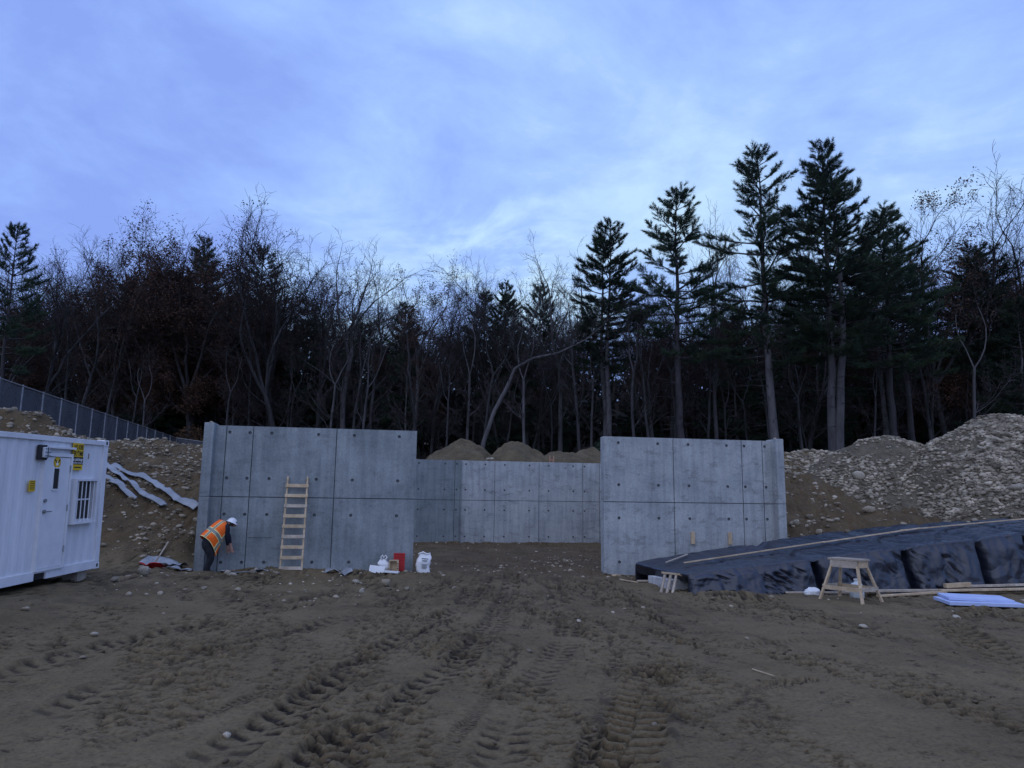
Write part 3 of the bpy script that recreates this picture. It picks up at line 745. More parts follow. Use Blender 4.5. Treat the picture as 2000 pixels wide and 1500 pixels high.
# emblem disc on the door
em = MB(); k = 28; cy, cz, rr = DY0 + 0.38, 2.03, 0.105
def disc(y, z, r, x0, x1, ry=None):
    vs = [(x, y + r * math.cos(2 * math.pi * j / k), z + (ry or r) * math.sin(2 * math.pi * j / k)) for x in (x0, x1) for j in range(k)]
    return vs, [tuple(range(k, 2 * k)), tuple(range(k - 1, -1, -1))] + [(j, (j + 1) % k, k + (j + 1) % k, k + j) for j in range(k)]
em.add(*disc(cy, cz, rr, 0.0045, 0.008)); emb = em.build('emblem', M['sign_yellow'], ct)
def poly_x(pts, x0, x1):
    n = len(pts); return [(x, a, b) for x in (x0, x1) for a, b in pts], [tuple(range(n, 2 * n)), tuple(range(n - 1, -1, -1))] + [(j, (j + 1) % n, n + (j + 1) % n, n + j) for j in range(n)]
for sg in (-1, 1):
    MB().add(*poly_x([(cy + sg * p, cz + q) for p, q in ((0.012, -0.02), (0.03, -0.015), (0.085, 0.045), (0.075, 0.06), (0.03, 0.03))][::sg], 0.009, 0.0105)).build('emblem_wing', M['sign_black'], emb)
MB().add(*poly_x([(cy - 0.03, cz - 0.055), (cy + 0.03, cz - 0.055), (cy + 0.03, cz - 0.015), (cy + 0.008, cz - 0.005), (cy + 0.02, cz + 0.04), (cy, cz + 0.01), (cy - 0.012, cz - 0.006), (cy - 0.03, cz - 0.015)], 0.009, 0.0108)).build('emblem_figure', M['sign_white'], emb)
ring = MB(); vs = []
for x in (0.009,):
    for r in (0.093, 0.099):
        vs += [(x, cy + r * math.cos(2 * math.pi * j / k), cz + r * math.sin(2 * math.pi * j / k)) for j in range(k)]
ring.add(vs, [(j, (j + 1) % k, k + (j + 1) % k, k + j) for j in range(k)]); ring.build('emblem_ring', M['sign_black'], emb)
# lettered board
SY0, SY1, SZ0, SZ1 = 4.83, 5.17, 1.90, 2.40
sb = MB().box(0.0, 0.012, SY0, SY1, SZ0, SZ1).build('sign_board', M['sign_yellow'], ct)
MB().box(0.0125, 0.0145, SY0, SY1, SZ0 + 0.105, SZ0 + 0.245).build('sign_band', M['sign_black'], sb)
MB().box(0.0125, 0.0145, SY0 + 0.07, SY1 - 0.05, SZ0 + 0.04, SZ0 + 0.062).build('sign_line', M['sign_black'], sb)
def lettering(txt, size, y, z, mat, parent, x, wide):
    cu = bpy.data.curves.new('letters', 'FONT'); cu.body = txt; cu.size = size; cu.align_x = 'CENTER'; cu.align_y = 'BOTTOM_BASELINE'; cu.offset = size * 0.02
    cu.resolution_u = 3
    tmp = bpy.data.objects.new('tmp', cu); COL.objects.link(tmp)
    dg = bpy.context.evaluated_depsgraph_get(); dg.update()
    me = bpy.data.meshes.new_from_object(tmp.evaluated_get(dg)); bpy.data.objects.remove(tmp)
    co = np.empty(len(me.vertices) * 3); me.vertices.foreach_get('co', co); co = co.reshape(-1, 3)
    wd = np.ptp(co[:, 0]); k = wide / wd; cx = (co[:, 0].max() + co[:, 0].min()) / 2
    out = np.stack([np.full(len(co), x), y + (co[:, 0] - cx) * k, z + co[:, 1]], 1)
    me.vertices.foreach_set('co', out.ravel().astype(np.float32)); me.materials.clear(); me.materials.append(mat); me.update()
    return obj('lettering', me, parent)
cyb = (SY0 + SY1) / 2
lettering('NO JOBS', 0.125, cyb, SZ0 + 0.385, M['sign_black'], sb, 0.0155, 0.30)
lettering('ERYTIME', 0.125, cyb, SZ0 + 0.265, M['sign_black'], sb, 0.0155, 0.315)
lettering('a pickup', 0.085, cyb, SZ0 + 0.172, M['sign_white'], sb, 0.0165, 0.30)
lettering('people towers', 0.042, cyb, SZ0 + 0.122, M['sign_white'], sb, 0.0165, 0.31)
yb = MB().box(0.0, 0.010, 3.65, 3.81, 1.52, 1.71).build('notice_plate', M['sign_yellow'], ct)
for z in (1.56, 1.59, 1.62, 1.65, 1.68): MB().box(0.0105, 0.012, 3.665, 3.795, z, z + 0.010).build('notice_line', M['sign_black'], yb)
# lamp
lm = MB(); lm.box(-0.02, 0.05, 3.80, 4.02, 2.06, 2.32); lm.build('wall_lamp', M['black'], ct, bevel=0.02)
lamp = [o for o in ct.children if o.name.startswith('wall_lamp')][0]
M['lens'] = material('lens', [(0.45, 0.48, 0.52), (0.6, 0.63, 0.66)], 8, rough=0.25, spec=0.5)
MB().box(0.045, 0.105, 3.85, 4.0, 2.10, 2.28).build('lens', M['lens'], lamp, bevel=0.02)
for z in (2.13, 2.19, 2.25): MB().box(0.1055, 0.112, 3.84, 4.01, z, z + 0.008).build('guard_bar', M['black'], lamp)
MB().box(0.1055, 0.112, 3.92, 3.928, 2.09, 2.29).build('guard_bar', M['black'], lamp)
# window
wn_ = MB()
for a, b, c, d in ((WY0, WY0 + 0.05, 0.94, 1.74), (WY1 - 0.05, WY1, 0.94, 1.74), (WY0 + 0.05, WY1 - 0.05, 1.69, 1.74), (WY0 + 0.05, WY1 - 0.05, 0.94, 0.985)): wn_.box(-0.08, 0.02, a, b, c, d)
win = wn_.build('window', M['white_frame'], ct)
MB().box(-0.07, -0.06, WY0 + 0.05, WY1 - 0.05, 0.985, 1.335).build('pane', M['dark_glass'], win)
MB().box(-0.06, -0.05, WY0 + 0.05, WY1 - 0.05, 1.365, 1.69).build('pane', M['dark_glass'], win)
MB().box(-0.08, -0.035, WY0 + 0.05, WY1 - 0.05, 1.335, 1.365).build('meeting_rail', M['white_frame'], win)
MB().box(-0.02, 0.09, WY0 - 0.03, WY1 + 0.02, 0.90, 0.938).build('sill', M['white_frame'], win, bevel=0.004)
MB().box(0.02, 0.075, WY0 - 0.01, WY0 + 0.035, 0.94, 1.74).build('guard_frame', M['white_frame'], win)
MB().box(0.02, 0.075, WY1 - 0.035, WY1 + 0.01, 0.94, 1.74).build('guard_frame', M['white_frame'], win)
MB().box(0.02, 0.074, WY0 + 0.036, WY1 - 0.036, 1.70, 1.738).build('guard_frame', M['white_frame'], win)
for k2 in range(5):
    y = WY0 + 0.10 + k2 * (WY1 - WY0 - 0.20) / 4
    MB().tube([(0.05, y, 0.94), (0.05, y, 1.70)], 0.010, 8).build('bar', M['white_frame'], win)
for y in (3.72 - 0.9, 5.36): MB().tube([(0.0, y, 2.12), (0.012, y, 2.16), (0.004, y, 2.22)], 0.009, 6).build('lashing_hook', M['rust'], ct)

# ------------------------------------------------------------------ chain link fence with screen
FX0, FY0, FX1, FY1 = -18.22, 26.0, -23.5, 52.0
fence = empty('chain_link_fence', (FX0, FY0, 0))
tag(fence, 'chain link fence with dark screen along the top of the left bank', 'fence', None, 'thing')
M['galv'] = material('galv', [(0.17, 0.18, 0.20), (0.27, 0.28, 0.30)], 5, rough=0.5, metallic=0.5)
def screen_mat():
    m = bpy.data.materials.new('screen'); m.use_nodes = True; n = m.node_tree; L = n.links.new
    b = n.nodes['Principled BSDF']; b.inputs['Base Color'].default_value = (0.075, 0.085, 0.10, 1); b.inputs['Roughness'].default_value = 0.8
    t = n.nodes.new('ShaderNodeBsdfTransparent'); mx = n.nodes.new('ShaderNodeMixShader')
    tc = n.nodes.new('ShaderNodeTexCoord'); nz = n.nodes.new('ShaderNodeTexNoise'); nz.inputs['Scale'].default_value = 1.3; nz.inputs['Detail'].default_value = 4
    mr = n.nodes.new('ShaderNodeMapRange'); mr.inputs[1].default_value = 0.3; mr.inputs[2].default_value = 0.7; mr.inputs[3].default_value = 0.6; mr.inputs[4].default_value = 0.85
    L(tc.outputs['Object'], nz.inputs['Vector']); L(nz.outputs['Fac'], mr.inputs[0]); L(mr.outputs[0], mx.inputs[0])
    L(t.outputs[0], mx.inputs[1]); L(b.outputs[0], mx.inputs[2]); L(mx.outputs[0], n.nodes['Material Output'].inputs[0]); return m
M['screen'] = screen_mat()
pp = []
nf = 14
for i in range(-2, nf + 1):
    u = i / nf; pp.append((FX0 + (FX1 - FX0) * u, FY0 + (FY1 - FY0) * u))
for i in range(1, 4): pp.append((FX1 + 2.4 * i, FY1 + 0.15 * i))
def ftop(i, x, y): return 5.86 - (0.3 if i > nf + 2 else 0)
tops = []
for i, (x, y) in enumerate(pp):
    zt = ftop(i, x, y); zb_ = float(terrain(x, y)) - 0.4
    tops.append(Vector((x, y, zt)))
    MB().tube([(x - FX0, y - FY0, zb_), (x - FX0, y - FY0, zt + 0.05)], 0.032, 8).build('post', M['galv'], fence)
o0 = Vector((FX0, FY0, 0))
for i in range(len(tops) - 1):
    a, b = tops[i] - o0, tops[i + 1] - o0
    MB().tube([a, b], 0.028, 8).build('top_rail', M['galv'], fence)
    d = (b - a).normalized() * 0.05
    MB().add([a + d - Vector((0, 0, 0.05)), b - d - Vector((0, 0, 0.05)), b - d - Vector((0, 0, 2.3)), a + d - Vector((0, 0, 2.3))], [(0, 1, 2, 3)]).build('screen_panel', M['screen'], fence)
a, b = tops[1] - o0, tops[2] - o0
MB().tube([a - Vector((0, 0, 1.15)), b - Vector((0, 0, 1.15))], 0.024, 8).build('mid_rail', M['galv'], fence)
# ------------------------------------------------------------------ trees
def tubes(segs, k):
    """frusta for all segments (p0, p1, r0, r1)"""
    A = np.array([(*s[0], *s[1], s[2], s[3]) for s in segs])
    p0, p1, r0, r1 = A[:, :3], A[:, 3:6], A[:, 6], A[:, 7]
    d = p1 - p0; d /= np.linalg.norm(d, axis=1, keepdims=True) + 1e-9
    ref = np.where(np.abs(d[:, 2:3]) > 0.9, [[1.0, 0, 0]], [[0, 0, 1.0]])
    x = np.cross(d, ref); x /= np.linalg.norm(x, axis=1, keepdims=True) + 1e-9
    y = np.cross(d, x)
    n = len(A); ang = 2 * np.pi * np.arange(k) / k
    c, s = np.cos(ang)[None, :, None], np.sin(ang)[None, :, None]
    ringd = x[:, None] * c + y[:, None] * s
    v = np.concatenate([p0[:, None] + ringd * r0[:, None, None], p1[:, None] + ringd * r1[:, None, None]], 1).reshape(-1, 3)
    b = (np.arange(n) * 2 * k)[:, None]; j = np.arange(k)[None]
    f = np.stack([b + j, b + (j + 1) % k, b + k + (j + 1) % k, b + k + j], 2).reshape(-1, 4)
    return v, f

def rot_about(d, ang, az):
    """vector tilted from d by ang, at azimuth az round it"""
    ref = Vector((0, 0, 1)) if abs(d.z) < 0.92 else Vector((1, 0, 0))
    x = d.cross(ref).normalized(); y = d.cross(x)
    return (d * math.cos(ang) + (x * math.cos(az) + y * math.sin(az)) * math.sin(ang)).normalized()

def bare_tree(seed, H=20.0, fork=0.36, spread=0.5, r0=0.24, lean=(0, 0), forks=3, dens=1.0, curve=None):
    rg_ = random.Random(seed); thick = []; thin = []; tips = []
    def grow(p, d, L, r, lev, n):
        pts = [p]; dirs = []
        wob = (0.05, 0.14, 0.2, 0.26, 0.32)[lev]
        up = (0.02, 0.07, 0.06, 0.05, 0.04)[lev]
        re = r * (0.72 if lev == 0 else 0.42)
        for i in range(n):
            d = (d + Vector((rg_.gauss(0, wob), rg_.gauss(0, wob), rg_.gauss(0, wob * 0.7) + up))).normalized()
            q = p + d * (L / n)
            ra, rb = r + (re - r) * i / n, r + (re - r) * (i + 1) / n
            (thick if lev < 2 else thin).append((tuple(p), tuple(q), max(ra, 0.011), max(rb, 0.009)))
            p = q; pts.append(p); dirs.append(d)
        return pts, dirs, re
    base = Vector((0, 0, -0.5))
    pts, dirs, re = grow(base, Vector((lean[0], lean[1], 1)).normalized(), H * fork, r0, 0, 7)
    # root flare
    thick.append(((0, 0, -0.5), (0, 0, 0.25), r0 * 1.45, r0 * 1.02))
    stack = []
    for i in range(forks):
        az = 6.28 * i / forks + rg_.uniform(-0.5, 0.5)
        stack.append((pts[-1], rot_about(dirs[-1], rg_.uniform(0.18, spread), az), H * (1 - fork) * rg_.uniform(0.62, 0.80), re * rg_.uniform(0.62, 0.85), 1))
    for i in range(4):
        k = rg_.randint(3, 6)
        stack.append((pts[k], rot_about(dirs[k], rg_.uniform(0.6, 1.0), rg_.uniform(0, 6.28)), H * rg_.uniform(0.14, 0.26), re * rg_.uniform(0.25, 0.4), 1))
    while stack:
        p, d, L, r, lev = stack.pop()
        n = (0, 6, 4, 3, 2)[lev]
        pts, dirs, re = grow(p, d, L, r, lev, n)
        if lev >= 3: tips.append((pts[-1], dirs[-1], lev))
        if lev < 4:
            nc_ = int(round((0, 7.5, 5.8, 5.6)[lev] * dens + rg_.uniform(-0.5, 0.5)))
            for i in range(nc_):
                u = 0.22 + 0.78 * (i + rg_.random()) / max(nc_, 1)
                j = min(int(u * n), n - 1); fr_ = u * n - j
                q = pts[j].lerp(pts[min(j + 1, n)], min(fr_, 1))
                dd = rot_about(dirs[j], rg_.uniform(0.45, 0.95), rg_.uniform(0, 6.28))
                stack.append((q, dd, L * rg_.uniform(0.34, 0.58) * (1.15 - 0.45 * u), (r + (re - r) * u) * rg_.uniform(0.42, 0.62), lev + 1))
            stack.append((pts[-1], rot_about(dirs[-1], 0.25, rg_.uniform(0, 6.28)), L * 0.45, re * 0.8, lev + 1))
    return thick, thin, tips

def blades(P, D, L, W, rs):
    """thin triangles from points P along D"""
    n = len(P)
    side = np.cross(D, rs.normal(size=(n, 3))); side /= np.linalg.norm(side, axis=1, keepdims=True) + 1e-9
    L = np.asarray(L).reshape(-1, 1); W = np.asarray(W).reshape(-1, 1)
    a, b, c = P - side * W * 0.5, P + side * W * 0.5, P + D * L
    v = np.stack([a, b, c], 1).reshape(-1, 3)
    return v, np.arange(3 * n).reshape(-1, 3)
def leaf_quads(P, size, rs):
    n = len(P)
    a = rs.normal(size=(n, 3)); a /= np.linalg.norm(a, axis=1, keepdims=True)
    b = np.cross(a, rs.normal(size=(n, 3))); b /= np.linalg.norm(b, axis=1, keepdims=True)
    s = (size * rs.uniform(0.7, 1.3, n))[:, None]
    v = np.stack([P, P + a * s + b * s * 0.38, P + a * s * 1.5, P + a * s - b * s * 0.38], 1).reshape(-1, 3)
    return v, np.arange(4 * n).reshape(-1, 4)

def deciduous_meshes(nm, seed, leaf=0.0, pale=False, leaf_top=0.0, **kw):
    th, tn, tips = bare_tree(seed, **kw)
    bark, twig = (M['pale_bark'], M['pale_twig']) if pale else (M['bark'], M['twig'])
    v, f = tubes(th, 7); trunk = np_mesh(nm + '_trunk', v, f, bark, True)
    v, f = tubes(tn, 3)
    crown = np_mesh(nm + '_crown', v, f, twig, False)
    out = [('trunk', trunk), ('crown', crown)]
    if leaf > 0:
        rs = np.random.RandomState(seed); T = np.array([tuple(t[0]) for t in tips])
        H = kw.get('H', 20.0)
        pr = np.clip(leaf * (0.6 + 0.9 * perlin(T[:, 0] * 0.35 + seed, T[:, 2] * 0.35) * 2) * (1 - leaf_top + leaf_top * (T[:, 2] > H * 0.62)), 0, 1)
        T = T[rs.rand(len(T)) < pr]
        T = np.repeat(T, 9, 0) + rs.normal(size=(len(T) * 9, 3)) * 0.22
        v, f = leaf_quads(T, 0.115, rs)
        out.append(('leaves', np_mesh(nm + '_leaves', v, f, M['oak_leaf'])))
    return out

def pine_meshes(nm, seed, H=23.0, cb=0.42, Rm=4.2, r0=0.27, dens=1.0, droop=0.0, gap=0.35, conic=0.8, twin=False, dead=True):
    rg_ = random.Random(seed); rs = np.random.RandomState(seed)
    segs = []; limbs = []; NP = []; ND = []; NL = []
    stems = [(0.0, 0.0, 1.0)] + ([(0.7, 0.25, 0.93)] if twin else [])
    for ox, oy, kh in stems:
        pts = []; x, y = ox * 0.35, oy * 0.35
        nseg = 14
        for i in range(nseg + 1):
            u = i / nseg; pts.append(Vector((x + ox * min(u * 2, 1), y + oy * min(u * 2, 1), -0.5 + (H * kh + 0.5) * u)))
            x += rg_.gauss(0, 0.06); y += rg_.gauss(0, 0.06)
        for i in range(nseg):
            ra, rb = r0 * (1 - i / nseg) ** 0.8, r0 * (1 - (i + 1) / nseg) ** 0.8
            segs.append((tuple(pts[i]), tuple(pts[i + 1]), max(ra, 0.03), max(rb, 0.02)))
        def at(u): 
            k = min(int(u * nseg), nseg - 1); return pts[k].lerp(pts[k + 1], u * nseg - k)
        u = cb
        az0 = 0
        while u < 0.985:
            rel = (u - cb) / (1 - cb)                        # 0 crown base .. 1 top
            prof = (1 - rel) ** conic * min(1.0, 0.45 + rel * 2.2)
            nb = rg_.choice((3, 4, 4, 5, 5))
            az0 += 0.9
            for b in range(nb):
                if rg_.random() < gap * (0.3 + 0.7 * (1 - rel)): continue
                L = Rm * prof * rg_.uniform(0.55, 1.4) + 0.35
                az = az0 + 6.28 * b / nb + rg_.uniform(-0.4, 0.4)
                el = -0.05 - droop + 0.75 * rel ** 1.3 + rg_.uniform(-0.12, 0.15)
                d = Vector((math.cos(az) * math.cos(el), math.sin(az) * math.cos(el), math.sin(el)))
                p = at(u + rg_.uniform(-0.004, 0.004)); n = 5; q = [p]
                for i in range(n):
                    d = (d + Vector((rg_.gauss(0, 0.07), rg_.gauss(0, 0.07), rg_.gauss(0, 0.04) + (0.10 if i > 1 else -0.02 - droop * 0.3)))).normalized()
                    p2 = p + d * (L / n); rr_ = 0.012 + 0.016 * L
                    limbs.append((tuple(p), tuple(p2), rr_ * (1 - i / n) + 0.008, rr_ * (1 - (i + 1) / n) + 0.006)); p = p2; q.append(p)
                # flat sprays of branchlets along the outer part
                ns = max(4, int(L * 7.5 * dens))
                for s in range(ns):
                    w = 0.28 + 0.72 * (s + rg_.random()) / ns
                    k = min(int(w * n), n - 1); o = q[k].lerp(q[k + 1], w * n - k); bd = (q[k + 1] - q[k]).normalized()
                    sd = bd.cross(Vector((0, 0, 1))).normalized() * rg_.choice((-1, 1))
                    dd = (bd * rg_.uniform(0.35, 1.0) + sd * rg_.uniform(0.2, 1.0) + Vector((0, 0, rg_.uniform(-0.08, 0.42)))).normalized()
                    l2 = (0.35 + 0.24 * L * (1.1 - w)) * rg_.uniform(0.7, 1.2)
                    e2 = o + dd * l2
                    limbs.append((tuple(o), tuple(e2), 0.010, 0.006))
                    m = int(3 + l2 * 7 * dens)
                    for t in range(m):
                        c = o.lerp(e2, 0.2 + 0.8 * (t + rg_.random()) / m)
                        NP.append(tuple(c)); ND.append(tuple(dd)); NL.append(rg_.uniform(0.17, 0.30))
            u += rg_.uniform(0.018, 0.036) * (23.0 / H) ** 0.5
        top = pts[-1]
        for t in range(26): NP.append((top.x, top.y, top.z - 0.06 * t)); ND.append((rg_.gauss(0, .5), rg_.gauss(0, .5), 0.9)); NL.append(0.3)
        if dead:
            for i in range(16):
                uu = rg_.uniform(0.12, cb); p = at(uu); az = rg_.uniform(0, 6.28); L = rg_.uniform(0.5, 2.2)
                d = Vector((math.cos(az), math.sin(az), rg_.uniform(-0.25, 0.15))); p2 = p + d * L * 0.6; p3 = p2 + (d + Vector((rg_.gauss(0, .3), rg_.gauss(0, .3), -0.1))) * L * 0.4
                limbs.append((tuple(p), tuple(p2), 0.022, 0.014)); limbs.append((tuple(p2), tuple(p3), 0.014, 0.006))
    v, f = tubes(segs, 9); trunk = np_mesh(nm + '_trunk', v, f, M['pale_bark'] if seed % 2 else M['bark'], True)
    v, f = tubes(limbs, 3); lm_ = np_mesh(nm + '_limbs', v, f, M['bark'])
    P = np.repeat(np.array(NP), 8, 0); Dn = np.repeat(np.array(ND), 8, 0); Ln = np.repeat(np.array(NL), 8)
    Dn = Dn + rs.normal(size=Dn.shape) * 0.55 + np.array([0, 0, 0.12]); Dn /= np.linalg.norm(Dn, axis=1, keepdims=True)
    P = P + rs.normal(size=P.shape) * 0.03
    v, f = blades(P, Dn, Ln * rs.uniform(0.7, 1.25, len(Ln)), np.full(len(Ln), 0.026), rs)
    return [('trunk', trunk), ('limbs', lm_), ('crown', np_mesh(nm + '_crown', v, f, M['needle']))]

PROTO = {
    'bare1': (20, deciduous_meshes('bare1', 11, H=20, fork=0.34, spread=0.42, forks=3)),
    'bare2': (20, deciduous_meshes('bare2', 22, H=20, fork=0.42, spread=0.55, forks=3, leaf=0.05)),
    'bare3': (20, deciduous_meshes('bare3', 33, H=20, fork=0.30, spread=0.38, forks=4, dens=1.05)),
    'bare4': (20, deciduous_meshes('bare4', 47, H=20, fork=0.46, spread=0.62, forks=2, dens=0.85, pale=True, leaf=0.03)),
    'oak1': (20, deciduous_meshes('oak1', 52, H=20, fork=0.34, spread=0.6, forks=4, leaf=0.30, r0=0.3)),
    'oak2': (20, deciduous_meshes('oak2', 61, H=20, fork=0.44, spread=0.5, forks=3, leaf=0.55, leaf_top=0.6, pale=True)),
    'oakl1': (20, deciduous_meshes('oakl1', 73, H=20, fork=0.30, spread=0.68, forks=5, leaf=1.9, dens=1.15, r0=0.3)),
    'oakl2': (20, deciduous_meshes('oakl2', 88, H=20, fork=0.34, spread=0.66, forks=5, leaf=1.5, dens=1.1)),
    'pine1': (18, pine_meshes('pine1', 3, H=18, cb=0.40, Rm=3.1, r0=0.23, gap=0.34, conic=0.62, twin=True)),
    'pine2': (20, pine_meshes('pine2', 14, H=20, cb=0.36, Rm=4.4, r0=0.26, gap=0.48, conic=0.7)),
    'pine3': (21, pine_meshes('pine3', 25, H=21, cb=0.34, Rm=4.6, r0=0.30, gap=0.30, conic=0.72, twin=True)),
    'pine4': (21, pine_meshes('pine4', 37, H=21, cb=0.30, Rm=4.6, r0=0.29, gap=0.42, conic=0.66)),
    'hem1': (13, pine_meshes('hem1', 48, H=13, cb=0.10, Rm=3.0, r0=0.17, gap=0.05, conic=0.85, droop=0.12, dens=1.05, dead=False)),
    'hem2': (12, pine_meshes('hem2', 59, H=12, cb=0.08, Rm=3.5, r0=0.17, gap=0.10, conic=0.7, droop=0.06, dens=1.0, dead=False)),
}
NAMES = {'bare': 'bare_tree', 'oak': 'oak_tree', 'oakl': 'oak_tree', 'pine': 'pine_tree', 'hem': 'evergreen_tree'}
CATS = {'bare': 'tree', 'oak': 'tree', 'oakl': 'tree', 'pine': 'pine', 'hem': 'evergreen'}
def plant(key, x, y, ztop, label, group=None, rz=None, rgl=random.Random(3), wide=1.0, pale=None):
    kind = key.rstrip('0123456789'); H, parts = PROTO[key]
    zb_ = float(terrain(x, y)) - 0.05
    k = (ztop - zb_) / H
    t = empty(NAMES[kind], (x, y, zb_), (0, 0, rgl.uniform(0, 6.28) if rz is None else rz))
    t.scale = (k * wide, k * wide, k)
    for pn, me in parts: obj(pn, me, t)
    tag(t, label, CATS[kind], group)
    return t
TREES = [
    ('pine2', -32.1, 46.0, 19.2, 'pine at the far left edge, its dark top above the bare trees', 0.8),
    ('bare1', -32.0, 50.0, 19.1, 'bare spreading tree just right of the far left pine', 1.0),
    ('oakl2', -40.5, 58.0, 18.8, 'brown leaved oak at the left edge of the wood behind the pine', 1.0),
    ('bare2', -32.6, 56.0, 20.2, 'thin bare tree between the left pine and the rust brown oaks', 1.0),
    ('oakl2', -32.3, 60.0, 20.8, 'leftmost of the rust brown oaks above the chain link fence', 1.05),
    ('oakl1', -30.2, 62.0, 23.4, 'tallest and densest rust brown oak above the chain link fence', 1.15),
    ('pine3', -29.0, 66.0, 25.4, 'dark pine rising among the rust brown oaks on the left', 0.9),
    ('oakl2', -27.0, 63.0, 23.0, 'rust brown oak on the right side of the dense left clump', 1.15),
    ('oakl1', -22.6, 62.0, 23.2, 'oak with sparse brown leaves above the left end pier', 1.0),
    ('pine4', -24.2, 68.0, 25.2, 'pine half hidden behind the oaks above the left end pier', 1.0),
    ('bare3', -17.7, 56.0, 21.7, 'large many-limbed bare tree above the wooden ladder', 1.15),
    ('bare1', -16.0, 60.0, 23.0, 'bare round-topped tree right above the ladder, behind the many-limbed one', 1.1),
    ('hem1', -18.3, 64.0, 19.1, 'dark conical evergreen behind the bare trees above the ladder', 1.0),
    ('bare4', -13.3, 58.0, 21.9, 'open pale bare tree against the bright sky left of centre', 1.2),
    ('bare2', -11.4, 60.0, 21.2, 'slim bare tree left of the leafy-topped oak', 0.9),
    ('hem2', -13.9, 66.0, 17.3, 'low dark evergreen under the open pale bare tree', 1.0),
    ('oak2', -7.8, 58.0, 20.6, 'oak with brown leaves in its top, above the right end of the left wall', 1.0),
    ('hem1', -9.4, 62.0, 18.5, 'dark evergreen just left of the leafy-topped oak', 0.85),
    ('bare3', -4.9, 66.0, 22.7, 'fine-twigged bare tree above the gap between the walls', 0.8),
    ('pine2', -2.5, 62.0, 19.6, 'left one of the two low pines above the dirt mounds', 0.9),
    ('pine3', -0.6, 64.0, 20.9, 'right one of the two low pines above the dirt mounds', 0.85),
    ('bare1', 1.4, 60.0, 23.4, 'tall bare tree right of centre behind the two low pines', 0.95),
    ('bare4', 3.8, 58.0, 22.2, 'pale bare tree just left of the twin-stemmed pine', 0.95),
    ('hem2', 2.6, 62.0, 19.9, 'dark evergreen between the low pines and the twin-stemmed pine', 0.75),
    ('pine1', 6.7, 50.0, 21.4, 'twin-stemmed pine above the left edge of the right wall', 1.0),
    ('bare2', 11.3, 60.0, 18.4, 'low bare tree behind the trunk of the broad middle pine', 1.0),
    ('pine2', 11.0, 48.0, 23.1, 'broad layered pine above the middle of the right wall', 1.1),
    ('bare4', 14.4, 52.0, 22.6, 'thin pale bare tree between the broad pine and the two tallest pines', 0.7),
    ('pine4', 16.1, 45.0, 24.4, 'left one of the two tallest pines', 1.05),
    ('pine3', 19.2, 44.0, 24.2, 'right one of the two tallest pines, with the fuller crown', 1.0),
    ('pine2', 24.4, 47.0, 21.4, 'pine just right of the two tallest ones above the small stone heap', 1.2),
    ('pine2', 27.4, 50.5, 21.6, 'narrow dark pine between the two stone heaps, behind the thin brown oak', 1.0),
    ('oakl2', 31.0, 53.0, 22.9, 'oak with thin brown leaves above the saddle between the stone heaps', 1.1),
    ('pine4', 28.6, 56.0, 21.0, 'dark pine filling the gap beside the thin brown oak on the right', 1.1),
    ('pine1', 35.2, 54.0, 21.5, 'dark pine above the peak of the big stone heap', 1.3),
    ('bare3', 39.0, 56.0, 25.2, 'bare fan-shaped tree at the upper right edge', 1.15),
    ('oakl1', 42.5, 60.0, 22.4, 'brown leaved oak at the far right edge of the wood', 1.0),
    ('pine3', -35.5, 66.0, 21.6, 'dark pine behind the leftmost rust brown oak', 1.1),
    ('oakl1', -25.6, 59.0, 21.6, 'dense brown oak in front of the pines above the left end pier', 1.2),
    ('oak1', -19.6, 60.0, 22.6, 'oak with few brown leaves between the left clump and the many-limbed bare tree', 1.2),
    ('hem2', 35.5, 51.0, 16.1, 'low evergreen behind the peak of the big stone heap', 1.0),
]
for key, x, y, zt, lab, wd in TREES:
    plant(key, x, y, zt, lab, 'trees along the edge of the wood', wide=wd)
# the leaning, bent tree in front of the wood
BL = []
_p = Vector((0, 0, -0.4)); _q = [(0, 0, -0.4), (0.25, 0, 1.4), (0.9, 0.1, 3.4), (1.7, 0.2, 5.0), (2.2, 0.2, 6.2), (3.3, 0.3, 6.9), (5.0, 0.4, 7.3), (6.8, 0.3, 8.2), (8.4, 0.2, 9.6)]
_r = [0.15, 0.14, 0.13, 0.12, 0.105, 0.08, 0.065, 0.045, 0.015]
bt = empty('leaning_tree', (-2.0, 47.0, float(terrain(-2.0, 47.0)))); tag(bt, 'pale bent tree leaning right above the dirt mounds', 'tree')
MB().tube(_q, _r, 8).build('trunk', M['pale_bark'], bt, smooth=True)
_rg = random.Random(8); bs = []
for i in range(46):
    j = _rg.randint(3, 7); p = Vector(_q[j]).lerp(Vector(_q[j + 1]), _rg.random()); d = Vector((_rg.gauss(0, .5), _rg.gauss(0, .5), _rg.uniform(0.2, 1))).normalized()
    L = _rg.uniform(0.8, 2.6); r = 0.03
    for s in range(4):
        d = (d + Vector((_rg.gauss(0, .2), _rg.gauss(0, .2), 0.1))).normalized(); p2 = p + d * L / 4; bs.append((tuple(p), tuple(p2), r, r * 0.7))
        for k in range(2):
            d3 = rot_about(d, 0.7, _rg.uniform(0, 6.28)); bs.append((tuple(p2), tuple(p2 + d3 * L * 0.3), r * 0.5, 0.006))
        p, r = p2, r * 0.7
v, f = tubes(bs, 3); obj('crown', np_mesh('leaning_crown', v, f, M['twig']), bt)

